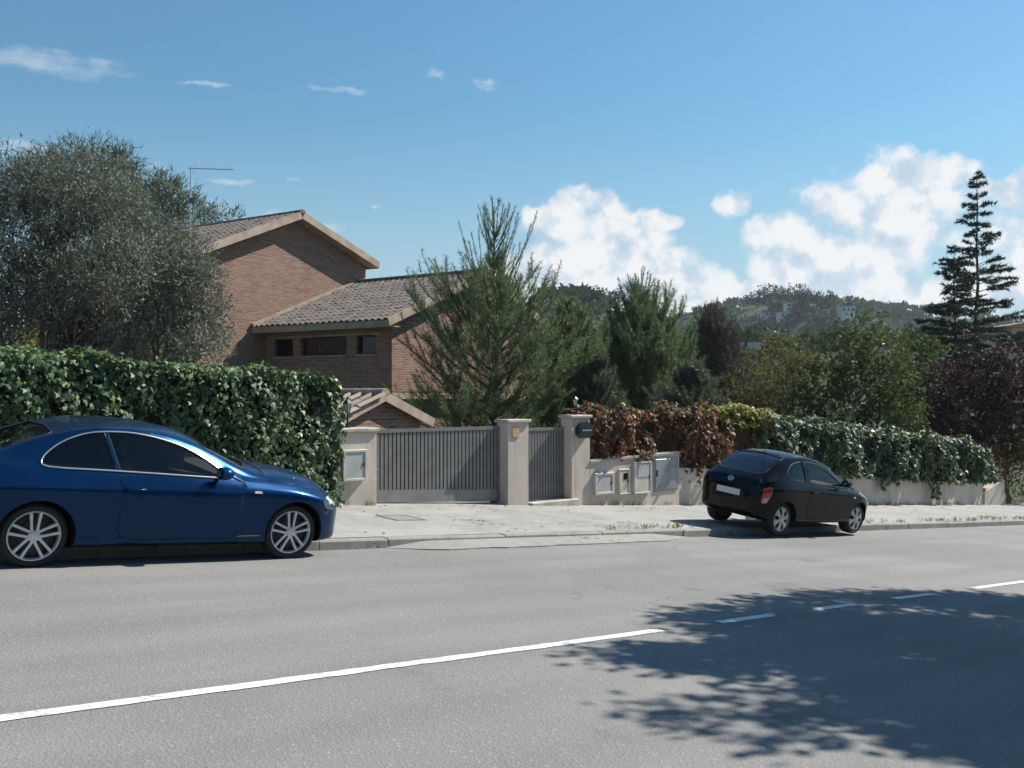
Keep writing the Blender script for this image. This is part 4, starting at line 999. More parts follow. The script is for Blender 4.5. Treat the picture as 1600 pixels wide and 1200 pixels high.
conif_px('pine_tree', 'low green pine touching the right side of the young pine', 890, 27, 472, 100, [M_PINE], lev=18, per=6, nl=.13, nw=.015, dens=105, el0=15, el1=60, lift=.55, prof=prof_b, shoots=10, top_shoots=8)
conif_px('pine_tree', 'sparse brownish thin tree with bare upright twigs', 1112, 34, 480, 120, [M_TWIG], lev=22, per=7, nl=.20, nw=.014, dens=50, el0=30, el1=74, lift=.55, prof=prof_b, shoots=13, top_shoots=22, bark=M_BARKG)
conif_px('pine_tree', 'low grey green pine just above the brown hedge', 1085, 25.5, 580, 95, [M_PINED], lev=18, per=6, nl=.13, nw=.015, dens=100, el0=15, el1=60, lift=.5, prof=prof_b, shoots=9, top_shoots=8)
conif_px('pine_tree', 'grey green young pine behind the mailbox post', 935, 26, 560, 62, [M_PINED], lev=14, per=6, nl=.13, nw=.015, dens=100, el0=15, el1=60, lift=.5, prof=prof_b, shoots=9, top_shoots=6)

tree('broadleaf_tree', 'glossy broadleaf tree above the overhanging ivy', at_ground(1345, 31), lobes_px([(1350, 520, 34, 28), (1385, 545, 34, 30), (1315, 560, 38, 34), (1365, 590, 48, 38), (1285, 605, 40, 34), (1405, 615, 38, 40), (1320, 640, 52, 34), (1255, 645, 36, 28), (1390, 660, 50, 26)], 31, .5), [M_BROAD], 1500, L_KITE, .14, .08, r0=.09, up=.2)
tree('broadleaf_tree', 'olive green shrubby tree left of the glossy broadleaf tree', at_ground(1215, 31), lobes_px([(1225, 590, 38, 32), (1180, 605, 40, 30), (1245, 560, 26, 24), (1215, 630, 50, 30), (1140, 632, 40, 22)], 31, .5), [M_BROAD2], 1500, L_KITE, .12, .06, r0=.07, up=.2)
tree('plum_tree', 'dark purple leaved tree at the right edge', at_ground(1530, 36), lobes_px([(1525, 590, 46, 38), (1475, 605, 38, 36), (1580, 580, 44, 42), (1510, 650, 56, 42), (1585, 655, 50, 48), (1450, 655, 38, 32), (1550, 700, 50, 30), (1640, 620, 50, 60), (1490, 700, 40, 26)], 36, .7), [M_PLUM], 1700, L_KITE, .15, .085, r0=.12, up=.2)
tree('broadleaf_tree', 'dark shaded tree between the glossy broadleaf and the plum', at_ground(1432, 38), lobes_px([(1432, 570, 34, 30), (1455, 552, 30, 22), (1420, 615, 40, 42), (1465, 620, 44, 44)], 38, .4), [M_BROAD], 1500, L_KITE, .16, .085, r0=.08, up=.2)
def prof_c(t): return float(np.interp(t, [0, .15, .4, .7, 1], [1.0, 1.0, .72, .34, .03]))
CG = dict(lev=27, per=5, nl=.18, nw=.046, dens=76, el0=-2, el1=26, lift=-.22, first=.22, prof=prof_c, shoots=12, flat=True, wild=True)
conif_px('cedar_tree', 'tallest dark conifer spire against the clouds', 1528, 44, 266, 145, [M_CEDAR], tr=.2, **CG)
conif_px('cedar_tree', 'shorter dark conifer at the left foot of the tallest spire', 1492, 41, 384, 112, [M_CEDAR], tr=.16, **CG)

# growth at the far end of the low wall
tree('shrub', 'dry brown and yellow shrub at the end of the low wall', (33.0, W + .2, -1.5), lobes_px([(1545, 715, 18, 18), (1562, 740, 16, 14)], 34.5, .1), [M_DEAD], 1600, L_KITE, .12, .06, r0=.03, cat='shrub')
tree('shrub', 'green drooping bush at the right picture edge past the low wall', (35.2, W + .2, -2.3), lobes_px([(1585, 745, 22, 28), (1605, 700, 26, 36), (1580, 700, 18, 22)], 35.5, .2), [M_BROAD2], 2600, L_KITE, .16, .05, r0=.03, cat='shrub')

tree('broadleaf_tree', 'dark thicket tree behind the mailbox post and the brown hedge', at_ground(965, 38), lobes_px([(900, 560, 50, 44), (955, 580, 50, 44), (930, 630, 60, 40), (1000, 620, 50, 50), (880, 620, 50, 44), (1050, 600, 44, 44), (1040, 645, 60, 34)], 38, .8), [M_BROAD], 1500, L_KITE, .17, .085, r0=.1, up=.2)
tree('broadleaf_tree', 'dull green thicket tree between the brownish tree and the glossy broadleaf', at_ground(1165, 42), lobes_px([(1120, 570, 44, 40), (1165, 600, 50, 40), (1215, 560, 40, 36), (1110, 630, 60, 34), (1190, 640, 60, 34), (1260, 590, 44, 40)], 42, .8), [M_BROAD2], 1500, L_KITE, .19, .095, r0=.1, up=.2)
# trees in the valley
VAL = [(1085, 515, 120, 26, 'valley pine behind the sparse brownish tree'), (1140, 520, 110, 24, 'valley pine just left above the pinkish valley house'), (1185, 514, 120, 26, 'valley pine just right above the pinkish valley house'),
       (1225, 524, 95, 24, 'round valley pine below the white tower house'), (1270, 508, 150, 26, 'tall valley pine below the small pinkish hill house'), (1310, 514, 130, 24, 'valley pine behind the left side of the glossy broadleaf tree'),
       (1400, 512, 130, 26, 'valley pine between the glossy broadleaf tree and the conifer spires'), (1445, 512, 120, 26, 'valley pine at the left foot of the conifer spires'), (905, 505, 120, 36, 'valley pine behind the young bushy pine, on its right'),
       (955, 512, 100, 36, 'valley pine in the gap between the young pine and the dense dark pine'), (1045, 525, 80, 34, 'valley pine behind the right flank of the dense dark pine'), (1205, 568, 55, 28, 'dark valley pine right of the pinkish valley house'),
       (1360, 540, 80, 34, 'valley pine behind the crown of the glossy broadleaf tree'), (1575, 548, 85, 34, 'valley pine under the terracotta roof at the right edge')]
for i, (px, py, t, r_, label) in enumerate(VAL):
    b = at_ground(px, t); lb = [(px + rng.normal(0, r_ * .45), py + r_ * .6 + abs(rng.normal(0, r_ * .4)), r_ * (.45 + .2 * rng.random()), r_ * (.38 + .2 * rng.random())) for k in range(7)]
    tree('pine_tree', label, b, lobes_px(lb, t, t * .012), [M_FARPINE if i % 3 else M_PINED], 2500 * 2500 / (r_ * r_ * 1.3) / 6 * .9, L_KITE, .0052 * t, .0032 * t, r0=.0025 * t, group='pines in the valley', up=.4)

# the wood on the hill: a far mass of crowns
def far_wood():
    n = 5200; a = np.concatenate([rng.uniform(-150, 330, n)]); f = rng.uniform(190, 640, n); keep = np.abs(a) < f * .62; a, f = a[keep], f[keep]
    u = a * RIGHT[0] + f * FWD[0]; v = a * RIGHT[1] + f * FWD[1]; z = gz(u, v); m = z > -12; u, v, z = u[m], v[m], z[m]
    nc = len(u); k = 22; rad = 2.0 + 2.6 * rng.random(nc) ** 1.5; hh = 3.0 + 3.2 * rng.random(nc)
    d = rand_unit(nc * k).reshape(nc, k, 3); d[..., 2] = np.abs(d[..., 2]) * 1.0 - .15
    P = np.stack([u, v, z - .6 + hh * .2], 1)[:, None, :] + d * np.stack([rad, rad, rad * .62], 1)[:, None, :] * (.75 + .35 * rng.random((nc, k, 1)))
    P = P.reshape(-1, 3); N = d.reshape(-1, 3) + rng.normal(0, .4, (nc * k, 3)); s_ = np.repeat(rad, k) * (.55 + .4 * rng.random(nc * k))
    loc = (float(u.mean()), float(v.mean()), 0.0)
    o = foliage('far_wood', [M_FARPINE], None, [(*scatter(L_KITE, P, rand_unit(nc * k), N, s_, s_ * .75), 0)], loc=loc); tag(o, 'dense pine wood covering the far hill', 'wood', kind='stuff')
far_wood()
# umbrella pines standing out on the hilltop
UMB = [(1205, 452, 22, 9, 462), (1222, 457, 14, 8, 466), (1248, 452, 16, 9, 462), (1262, 460, 20, 9, 462), (1290, 463, 18, 10, 465), (1183, 463, 18, 9, 462), (932, 452, 13, 9, 325), (962, 456, 13, 7, 330), (896, 458, 14, 9, 325), (877, 463, 12, 9, 325), (1000, 466, 16, 9, 330), (1325, 470, 16, 8, 475), (1352, 478, 14, 8, 475), (1405, 488, 16, 8, 478)]
for px, py, rx, rz, t in UMB:
    py += 5 if t < 400 else 0; p = dep(px, py, t); b = A_([p[0], p[1], float(gz(p[0], p[1])) - .5])
    lb = lobes_px([(px, py + rz * .3, rx, rz), (px + rx * .5, py + rz * .6, rx * .6, rz * .8), (px - rx * .5, py + rz * .5, rx * .6, rz * .8)], t, .5)
    tree('umbrella_pine', 'umbrella pine standing out on the hill skyline', b, lb, [M_FARPINE], 7000, L_KITE, .8, .5, r0=.3, group='skyline pines', up=.3)

# houses on the hill and in the valley
def far_house(label, px0, px1, py0, py1, t, mw, mr, roof='flat', rows=1, cols=3, depth=8.0, rot=0.0):
    for tt in np.arange(t * .75, t * 1.15, 2.0):                  # stand it where the slope meets this line of sight
        q = dep((px0 + px1) / 2, py1, tt)
        if float(gz(q[0], q[1])) > q[2] - .3: t = tt; break
    a = dep(px0, py1, t); b = dep(px1, py1, t); top = dep(px0, py0, t)[2]; w_ = np.linalg.norm(b - a); c = (a + b) / 2; zb_ = a[2]
    root = empty('far_house', (c[0], c[1], zb_), label, 'house', rot=(0, 0, math.atan2(RIGHT[1], RIGHT[0]) + rot)); h_ = top - zb_
    m = MB(); m.box((-w_ / 2, 0, -4), (w_ / 2, depth, h_)); m.build('wall', mw, root)
    if roof == 'flat': r_ = MB(); r_.box((-w_ / 2 - .2, -.2, h_ + .002), (w_ / 2 + .2, depth + .2, h_ + .35)); r_.build('roof', mr, root)
    else:
        r_ = MB(); o = .5; rh = w_ * .16; r_.rings([[(-w_ / 2 - o, y, h_ + .002), (w_ / 2 + o, y, h_ + .002), (w_ / 2 + o, y, h_ + .12), (0, y, h_ + rh), (-w_ / 2 - o, y, h_ + .12)] for y in (-o, depth + o)]); r_.build('roof', mr, root)
    for i in range(rows):
        for j in range(cols):
            x = -w_ / 2 + w_ * (j + .5) / cols; z = h_ * (i + .5) / rows; g_ = MB(); ww = min(w_ / cols * .28, 1.0); wh = min(h_ / rows * .32, 1.0)
            g_.box((x - ww, -.05, z - wh), (x + ww, .04, z + wh)); wo = g_.build('window', M_WIN, root)
            s_ = MB(); s_.box((x - ww - .1, -.14, z - wh - .14), (x + ww + .1, .04, z - wh - .002)); s_.build('sill', mw, wo)
far_house('white tower house on the wooded hill', 1229, 1238, 474, 492, 440, M_WHITE, M_WHITE, rows=3, cols=1, depth=5)
far_house('long white house at the foot of the white tower', 1220, 1248, 488, 496, 434, M_WHITE, M_WHITE, cols=4)
far_house('low white house left of the white tower on the hill', 1194, 1210, 488, 494, 436, M_WHITE, M_RUST, cols=2)
far_house('pale house right of the white tower on the hill', 1316, 1336, 480, 487, 440, M_WHITE, M_WHITE, cols=3)
far_house('small pinkish house between the two white houses on the hill', 1286, 1302, 484, 491, 440, M_PINKW, M_RUST, cols=2)
far_house('pinkish house half hidden by trees in the valley', 1133, 1182, 546, 580, 48, M_PINKW, M_WHITE, cols=3, rows=1, depth=6)
far_house('house with a terracotta roof at the right picture edge', 1582, 1650, 512, 545, 60, M_PINKW, M_RUST, roof='gable', cols=2, depth=8)

# ------------------------------------------------------------------ the near side of the street, out of frame
SH = [(955, 1023, .18, .3), (990, 1020, .22, .5), (1030, 1024, .24, .5), (1065, 1028, .26, .7), (1105, 1030, .30, .8), (1140, 1030, .34, 1), (1110, 972, .24, .8), (1150, 968, .30, 1), (1200, 960, .36, 1), (1250, 945, .32, 1), (1330, 938, .40, 1), (1420, 936, .45, 1), (1520, 942, .5, 1), (1590, 946, .6, 1), (1210, 1000, .36, 1), (1260, 1015, .5, 1), (1300, 985, .5, 1), (1380, 985, .6, 1), (1460, 985, .65, 1), (1550, 985, .7, 1),
      (1330, 1035, .34, 1), (1400, 1075, .42, 1), (1480, 1035, .4, .8), (1480, 1095, .5, 1), (1570, 1100, .55, 1), (1540, 1145, .42, .9), (1600, 1030, .5, 1), (1600, 1170, .4, .8), (1460, 1140, .3, .6), (1060, 1100, .20, .3), (1110, 1108, .24, .4), (1165, 1125, .26, .4), (1210, 1140, .22, .35), (1240, 1100, .24, .35), (1310, 1100, .28, .5), (1370, 1125, .26, .5),
      (1700, 960, .9, 1), (1700, 1060, .8, 1), (1720, 1150, .7, 1), (1860, 990, 1.1, 1), (1860, 1110, 1.0, 1)]
def shade_trees():
    sets = {0: [], 1: []}
    for px, py, r_, dn in SH:
        d = pdir(px, py); t = 1.6 / (-.076 * d[0] + .015 * d[1] - d[2]); g_ = CAM + d * t
        hgt = 5.6 + 1.6 * rng.random() + (.6 if px > 1500 else 0); c = g_ + SUN_TO / SUN_TO[2] * hgt
        while True:                                                # the crowns hang outside the picture
            q = c - CAM; f_ = q @ FWD; xp = 800 + FPX * (q @ RIGHT) / f_; yp = 615 - FPX * q[2] / f_; rp = (r_ * 1.4 + .55) * FPX / f_
            if xp - rp > 1610 or yp + rp < -10: break
            hgt += .15; c = g_ + SUN_TO / SUN_TO[2] * hgt
        sets[0 if c[0] < 14.2 else 1].append((c, (r_ * 1.08, r_ * 1.08, r_ * .65), r_ * r_ * 2.0 * dn ** 1.5))
    for i, b in ((0, (12.6, -.7)), (1, (17.4, -.8))):
        base = (b[0], b[1], ground(*b) + .13)
        tree('street_tree', ('street tree outside the right edge, casting the nearer shadow on the road', 'street tree outside the right edge, casting the farther shadow on the road')[i], base, sets[i], [M_BROAD], 3000, L_KITE, .13, .09, r0=.13, up=.2, group='street trees on the near pavement')
shade_trees()
hedge('garden_hedge', 'tall green garden hedge behind the viewer on the near pavement', [(-14, -3.6, -2.7, .6, 4.2), (26, -3.6, -2.7, -2.4, 1.6)], [M_BROAD], M_INNER, 70, .22)

# weeds along the kerb and wall foot
def weeds():
    P = []; A2 = []
    for u0, u1, v0, v1, n in ((11.2, 14.6, KERB + .12, KERB + .30, 22), (15.5, 17.5, KERB + .12, KERB + .25, 6), (19, 34, KERB + .1, KERB + .35, 70), (26, 34, KERB + .1, KERB + .6, 60), (14.3, 26, W - .06, W - .01, 26), (8.2, 8.9, W - .05, W - .01, 4), (18, 33, W - .05, W, 30)):
        for k in range(n):
            u, v = rng.uniform(u0, u1), rng.uniform(v0, v1); m = rng.integers(6, 16); p = np.tile(A_([u, v, pave(u, v) - .005]), (m, 1)) + rng.normal(0, .02, (m, 3)) * A_([1.5, 1, 0])
            P.append(p); A2.append(unit(rng.normal(0, .5, (m, 3)) * A_([1, 1, 0]) + A_([0, 0, 1.0])))
    P = np.concatenate(P); A2 = np.concatenate(A2); n = len(P)
    o = foliage('weeds', [M_WEED], None, [(*scatter(L_LANCE, P, A2, rand_unit(n), .05 + .10 * rng.random(n), .010), 0)], loc=(20, 12, ground(20, 12))); tag(o, 'dry weeds along the kerb and the foot of the wall', 'weeds', kind='stuff')
weeds()
def litter():
    n = 150; u = rng.uniform(6, 30, n); v = np.where(rng.random(n) < .5, rng.uniform(KERB + .15, W - .05, n), W - .02 - rng.exponential(.18, n)); v = np.clip(v, KERB + .15, W - .02)
    P = np.stack([u, v, A_([pave(a, b) for a, b in zip(u, v)]) + .006], 1); N = rng.normal(0, .25, (n, 3)) + UP
    o = foliage('fallen_leaves', [M_DEAD], None, [(*scatter(L_KITE, P, rand_unit(n) * A_([1, 1, .1]), N, .05 + .05 * rng.random(n), .04), 0)], loc=(16, 12, ground(16, 12))); tag(o, 'scattered dry leaves on the pavement', 'leaves', kind='stuff')
litter()

# ------------------------------------------------------------------ cars
def pchip(pts):
    x = A_([p[0] for p in pts], dtype=float); y = A_([p[1] for p in pts], dtype=float); h = np.diff(x); dl = np.diff(y) / h; m = np.zeros(len(x))
    for i in range(1, len(x) - 1):
        if dl[i - 1] * dl[i] > 0: w1 = 2 * h[i] + h[i - 1]; w2 = h[i] + 2 * h[i - 1]; m[i] = (w1 + w2) / (w1 / dl[i - 1] + w2 / dl[i])
    m[0] = dl[0]; m[-1] = dl[-1]
    def f(q):
        q = min(max(q, x[0]), x[-1]); i = min(max(int(np.searchsorted(x, q)) - 1, 0), len(h) - 1); t = (q - x[i]) / h[i]
        return (2 * t ** 3 - 3 * t ** 2 + 1) * y[i] + (t ** 3 - 2 * t ** 2 + t) * h[i] * m[i] + (-2 * t ** 3 + 3 * t ** 2) * y[i + 1] + (t ** 3 - t ** 2) * h[i] * m[i + 1]
    return f
def catmull(P, k):
    P = A_(P, dtype=float); out = []
    for i in range(len(P) - 1):
        p0, p1, p2, p3 = P[max(i - 1, 0)], P[i], P[i + 1], P[min(i + 2, len(P) - 1)]
        if i == 0: p0 = 2 * p1 - p2
        if i == len(P) - 2: p3 = 2 * p2 - p1
        for j in range(k):
            t = j / k; out.append(.5 * (2 * p1 + (p2 - p0) * t + (2 * p0 - 5 * p1 + 4 * p2 - p3) * t * t + (3 * p1 - p0 - 3 * p2 + p3) * t ** 3))
    out.append(P[-1]); return out
class CarShape:
    def __init__(s, prm): s.f = {k: pchip(v) for k, v in prm.items()}; s.x0 = prm['w'][0][0]; s.x1 = prm['w'][-1][0]
    def section(s, x, ins=0.0, floor=None):
        g_ = {k: f(x) for k, f in s.f.items()}; w = g_['w'] - ins; zb = g_['zb'] if floor is None else floor; zs = g_['zs']; wb = min(g_['wb'], g_['w']) - ins; w9 = g_['w9'] - ins * .8; z9 = g_['z9'] - ins * .7; zt = g_['zt'] - ins * .7; zl = g_['zl'] - ins * .3
        hb = zs - zb
        P = [(0, zb), (w * .70, zb), (w * .93, zb + .06 * hb), (w * .982, zb + .20 * hb), (w * .985, zb + .42 * hb), (w * .998, zb + .72 * hb), (w, zs - .10 * hb), (w - .014, zs), (wb + (w - wb) * .38, zs + .62 * (zl - zs)), (wb, zl)]
        lower = catmull(P, 4)
        up = [(wb + (w9 - wb) * t + .018 * math.sin(math.pi * t) * (0 if ins else 1) * min(1, (z9 - zl) * 3), zl + (z9 - zl) * t) for t in np.linspace(0, 1, 7)[1:]]
        d = zt - z9
        top = catmull([(w9, z9), (w9 * .90, z9 + .36 * d), (w9 * .66, z9 + .70 * d), (w9 * .33, z9 + .93 * d), (0, zt)], 3)[1:]
        return [tuple(p) for p in lower] + up + [tuple(p) for p in top]
    def mesh(s, name, mats, n=130, ins=0.0, floor=None, xa=None, xb=None):
        xa = s.x0 if xa is None else xa; xb = s.x1 if xb is None else xb
        tt = np.linspace(0, 1, n); tt = .5 - .5 * np.cos(math.pi * tt) if xa == s.x0 else tt; tt = .35 * np.linspace(0, 1, n) + .65 * tt
        rings = []
        for x in xa + (xb - xa) * tt:
            h = s.section(x, ins, floor); full = [(x, -y, z) for y, z in h] + [(x, y, z) for y, z in h[-2:0:-1]]; rings.append(full)
        mb = MB(); k = len(rings[0]); mb.rings(rings, 0, True)
        return new_mesh(name, mb.V, mb.F, mats, smooth=True)
def boolean(target, cutters):
    for c in cutters:
        md = target.modifiers.new('cut', 'BOOLEAN'); md.operation = 'DIFFERENCE'; md.solver = 'EXACT'; md.object = c
        try: md.material_mode = 'TRANSFER'
        except Exception: pass
    dg = bpy.context.evaluated_depsgraph_get(); dg.update()
    me = bpy.data.meshes.new_from_object(target.evaluated_get(dg)); target.modifiers.clear(); old = target.data; target.data = me; me.name = old.name
    for c in cutters:
        m = c.data; bpy.data.objects.remove(c); bpy.data.meshes.remove(m)
    me.polygons.foreach_set('use_smooth', np.ones(len(me.polygons), dtype=bool)); me.set_sharp_from_angle(angle=R(32))
def prism(poly, axis, a, b, m):
    mk = {'y': lambda p, q: (p[0], q, p[1]), 'z': lambda p, q: (p[0], p[1], q), 'x': lambda p, q: (q, p[0], p[1])}[axis]
    mb = MB(); mb.rings([[mk(p, a) for p in poly], [mk(p, b) for p in poly]])
    me = new_mesh('cutter', mb.V, mb.F, m); import bmesh
    bm = bmesh.new(); bm.from_mesh(me); bmesh.ops.recalc_face_normals(bm, faces=bm.faces); bm.to_mesh(me); bm.free()
    return link('cutter', me)
def smooth_poly(P, k=5):
    P = A_(P, dtype=float); n = len(P); out = []
    for i in range(n):
        p0, p1, p2, p3 = P[i - 1], P[i], P[(i + 1) % n], P[(i + 2) % n]
        for j in range(k):
            t = j / k; q = .5 * (2 * p1 + (p2 - p0) * t + (2 * p0 - 5 * p1 + 4 * p2 - p3) * t * t + (3 * p1 - p0 - 3 * p2 + p3) * t ** 3); out.append(tuple(q))
    return out
def round_poly(P, r=.03, k=4):
    P = [A_(p, dtype=float) for p in P]; n = len(P); out = []
    for i in range(n):
        a, b, c = P[i - 1], P[i], P[(i + 1) % n]; da, dc = unit(a - b), unit(c - b); ra = min(r, np.linalg.norm(a - b) * .45); rc = min(r, np.linalg.norm(c - b) * .45); s_, e = b + da * ra, b + dc * rc
        for j in range(k + 1):
            t = j / k; out.append(tuple((1 - t) ** 2 * s_ + 2 * t * (1 - t) * b + t * t * e))
    return out
class Skin:
    """drops outlines onto a car body"""
    def __init__(s, me): s.b = BVHTree.FromPolygons([v.co[:] for v in me.vertices], [tuple(p.vertices) for p in me.polygons])
    def hit(s, p, axis, sg):
        o = {'y': Vector((p[0], 3 * sg, p[1])), 'z': Vector((p[0], p[1], 4)), 'x': Vector((4 * sg, p[0], p[1]))}[axis]; d = {'y': Vector((0, -sg, 0)), 'z': Vector((0, 0, -1)), 'x': Vector((-sg, 0, 0))}[axis]
        loc, nrm, i, di = s.b.ray_cast(o, d)
        if loc is None:
            mid = {'y': Vector((p[0], .5 * sg, p[1])), 'z': Vector((p[0], p[1], .8)), 'x': Vector((1.5 * sg, p[0], p[1]))}[axis]; loc, nrm, i, di = s.b.find_nearest(mid)
        if nrm.dot(d) > 0: nrm = -nrm
        return A_(loc), A_(nrm)
    def patch(s, name, poly, axis, sg, off, mats, parent, step=.05, thick=0.0, inner=None, rim=0):
        """a panel with the given outline lying on the body, `off` proud of it"""
        poly = [A_(p, dtype=float) for p in poly]; n = len(poly); pts = list(poly); lo = np.min(poly, 0); hi = np.max(poly, 0)
        for x in np.arange(lo[0] + step / 2, hi[0], step):
            for y in np.arange(lo[1] + step / 2, hi[1], step):
                inside = False; dm = 9
                for i in range(n):
                    a, b = poly[i], poly[(i + 1) % n]
                    if (a[1] > y) != (b[1] > y) and x < (b[0] - a[0]) * (y - a[1]) / (b[1] - a[1] + 1e-12) + a[0]: inside = not inside
                    ab = b - a; t = np.clip(((A_([x, y]) - a) @ ab) / (ab @ ab + 1e-12), 0, 1); dm = min(dm, np.linalg.norm(a + ab * t - A_([x, y])))
                if inside and dm > step * .35: pts.append(A_([x, y]))
        vo, eo, fo, *_ = delaunay_2d_cdt([Vector(p) for p in pts], [(i, (i + 1) % n) for i in range(n)], [], 1, 1e-5)
        V = []
        for p in vo: l, nn = s.hit((p[0], p[1]), axis, sg); V.append(tuple(l + nn * off))
        fs = [tuple(f) for f in fo]
        if thick:                                                   # side walls so that the panel is not paper thin
            m = len(V); W_ = []
            for p in vo: l, nn = s.hit((p[0], p[1]), axis, sg); W_.append(tuple(l + nn * (off - thick)))
            cnt = {}
            for f in fs:
                for i in range(len(f)): e = (f[i], f[(i + 1) % len(f)]); cnt[e] = 1
            bd = [e for e in cnt if (e[1], e[0]) not in cnt]; V += W_; fs = fs + [(e[1], e[0], e[0] + m, e[1] + m) for e in bd]
        me = new_mesh(name, V, fs, mats, smooth=True); me.set_sharp_from_angle(angle=R(40))
        import bmesh
        bm = bmesh.new(); bm.from_mesh(me); bmesh.ops.recalc_face_normals(bm, faces=bm.faces); bm.to_mesh(me); bm.free()
        return link(name, me, parent)
    def line(s, name, pts, axis, sg, off, r, m, parent, closed=True, n=5):
        P = [(lambda h: h[0] + h[1] * off)(s.hit(p, axis, sg)) for p in pts]
        if closed: P = P + [P[0], P[1]]
        mb = MB(); mb.tube(P, r, n, cap=not closed); return mb.build(name, m, parent, smooth=True)
def wheel(parent, x, y, Rt, Rr, wd, sg, spokes, cover=False, steer=0.0):
    """sg -1: outer face towards -y"""
    hub = MB(); hub.lathe([(0.02, .02), (Rr * .62, .02), (Rr * .62, .045), (Rr * .93, .06), (Rr * .97, wd), (.02, wd)], (0, 0, 0), 28, 'y')
    def flip(mb):
        if sg > 0: mb.V = [(a, -b, c) for a, b, c in mb.V]; mb.F = [tuple(reversed(f)) for f in mb.F]
        return mb
    hub.V = [(a, b, c) for a, b, c in hub.V]
    w = flip(hub).build('wheel', M_DARK, parent, sharp=35); w.location = (x, y * 1.0, Rt - .012); w.rotation_euler = (0, 0, steer)
    ty = MB(); ty.lathe([(Rr * .985, .012), (Rr * 1.03, -.006), (Rt * .90, -.014), (Rt * .965, .002), (Rt * .99, .022), (Rt, .045), (Rt, wd - .04), (Rt * .97, wd - .005), (Rt * .9, wd + .01), (Rr, wd)], (0, 0, 0), 40, 'y'); flip(ty).build('tyre', M_TYRE, w, sharp=35)
    rm = MB(); rm.lathe([(Rr * 1.0, .012), (Rr * 1.005, -.004), (Rr * .965, -.006), (Rr * .93, .006), (Rr * .91, .035)], (0, 0, 0), 40, 'y')
    if cover:
        rm.lathe([(Rr * .30, -.022), (Rr * .26, -.026), (.001, -.027)], (0, 0, 0), 24, 'y'); rm.lathe([(Rr * .30, -.022), (Rr * .34, -.010), (Rr * .34, .01)], (0, 0, 0), 24, 'y')
        n = 6
        for k in range(n):
            a = 2 * math.pi * k / n + .3; hw_ = .30
            def pt(r_, b, d): return (r_ * math.cos(a + b), d, r_ * math.sin(a + b))
            rm.rings([[pt(Rr * .30, -.40, .004), pt(Rr * .30, -.40, -.016), pt(Rr * .30, 0, -.022), pt(Rr * .30, .40, -.016), pt(Rr * .30, .40, .004)], [pt(Rr * .62, -.27, .006), pt(Rr * .62, -.27, -.012), pt(Rr * .62, 0, -.020), pt(Rr * .62, .27, -.012), pt(Rr * .62, .27, .006)], [pt(Rr * .95, -.33, .01), pt(Rr * .95, -.33, 0), pt(Rr * .95, 0, -.004), pt(Rr * .95, .33, 0), pt(Rr * .95, .33, .01)]], cap=True)
    else:
        rm.lathe([(Rr * .24, .012), (Rr * .23, -.006), (Rr * .15, -.010), (.001, -.010)], (0, 0, 0), 20, 'y')
        for k in range(spokes):
            for s2 in (-1, 1):
                a = 2 * math.pi * k / spokes + math.pi / 2; ca, sa = math.cos(a), math.sin(a); off0, off1 = s2 * Rr * .10, s2 * Rr * .185; hw0, hw1 = Rr * .064, Rr * .064
                def pt(r_, o, d): return (r_ * ca - o * sa, d, r_ * sa + o * ca)
                rm.rings([[pt(Rr * r_, o - h, .034), pt(Rr * r_, o - h * .8, d), pt(Rr * r_, o + h * .8, d), pt(Rr * r_, o + h, .034)] for r_, o, h, d in ((.18, off0, hw0 * 1.1, -.002), (.55, (off0 + off1) / 2, hw0 * .95, .004), (.93, off1, hw1 * 1.1, -.002))])
        for k in range(5):
            a = 2 * math.pi * k / 5; rm.lathe([(.011, -.011), (.009, -.016), (.001, -.016)], (Rr * .175 * math.cos(a), 0, Rr * .175 * math.sin(a)), 6, 'y')
    flip(rm).build('rim', M_CAP if cover else M_RIM, w, sharp=30)
    if not cover:
        dsc = MB(); dsc.lathe([(.05, .055), (Rr * .70, .055), (Rr * .70, .075), (.05, .075)], (0, 0, 0), 28, 'y'); flip(dsc).build('brake_disc', M_ALU, w, sharp=35)
    return w
def seat(parent, x, y):
    b = MB(); b.rings([[(x + a, y + s2 * .25, z) for a, z in ((-.02, .42), (.50, .46), (.52, .56), (.05, .54), (-.12, .95), (-.24, 1.04), (-.28, .98), (-.14, .45))] for s2 in (-1, 1)]); o = b.build('seat', M_SEAT, parent, sharp=50)
    h = MB(); h.box((x - .30, y - .13, 1.05), (x - .20, y + .13, 1.22), bev=.025); h.build('headrest', M_SEAT, o)
def car_matrix(A0, B0, half, roll):
    A0, B0 = A_(A0), A_(B0); fx = unit(B0 - A0); lh = unit(np.cross(UP, fx)); up = np.cross(fx, lh); r = R(roll)
    l = lh * math.cos(r) + up * math.sin(r); u = np.cross(fx, l); O = (A0 + B0) / 2 + l * half
    return Matrix(((fx[0], l[0], u[0], O[0]), (fx[1], l[1], u[1], O[1]), (fx[2], l[2], u[2], O[2]), (0, 0, 0, 1)))
def circle(cx, cz, r, n=40): return [(cx + r * math.cos(2 * math.pi * k / n), cz + r * math.sin(2 * math.pi * k / n)) for k in range(n)]
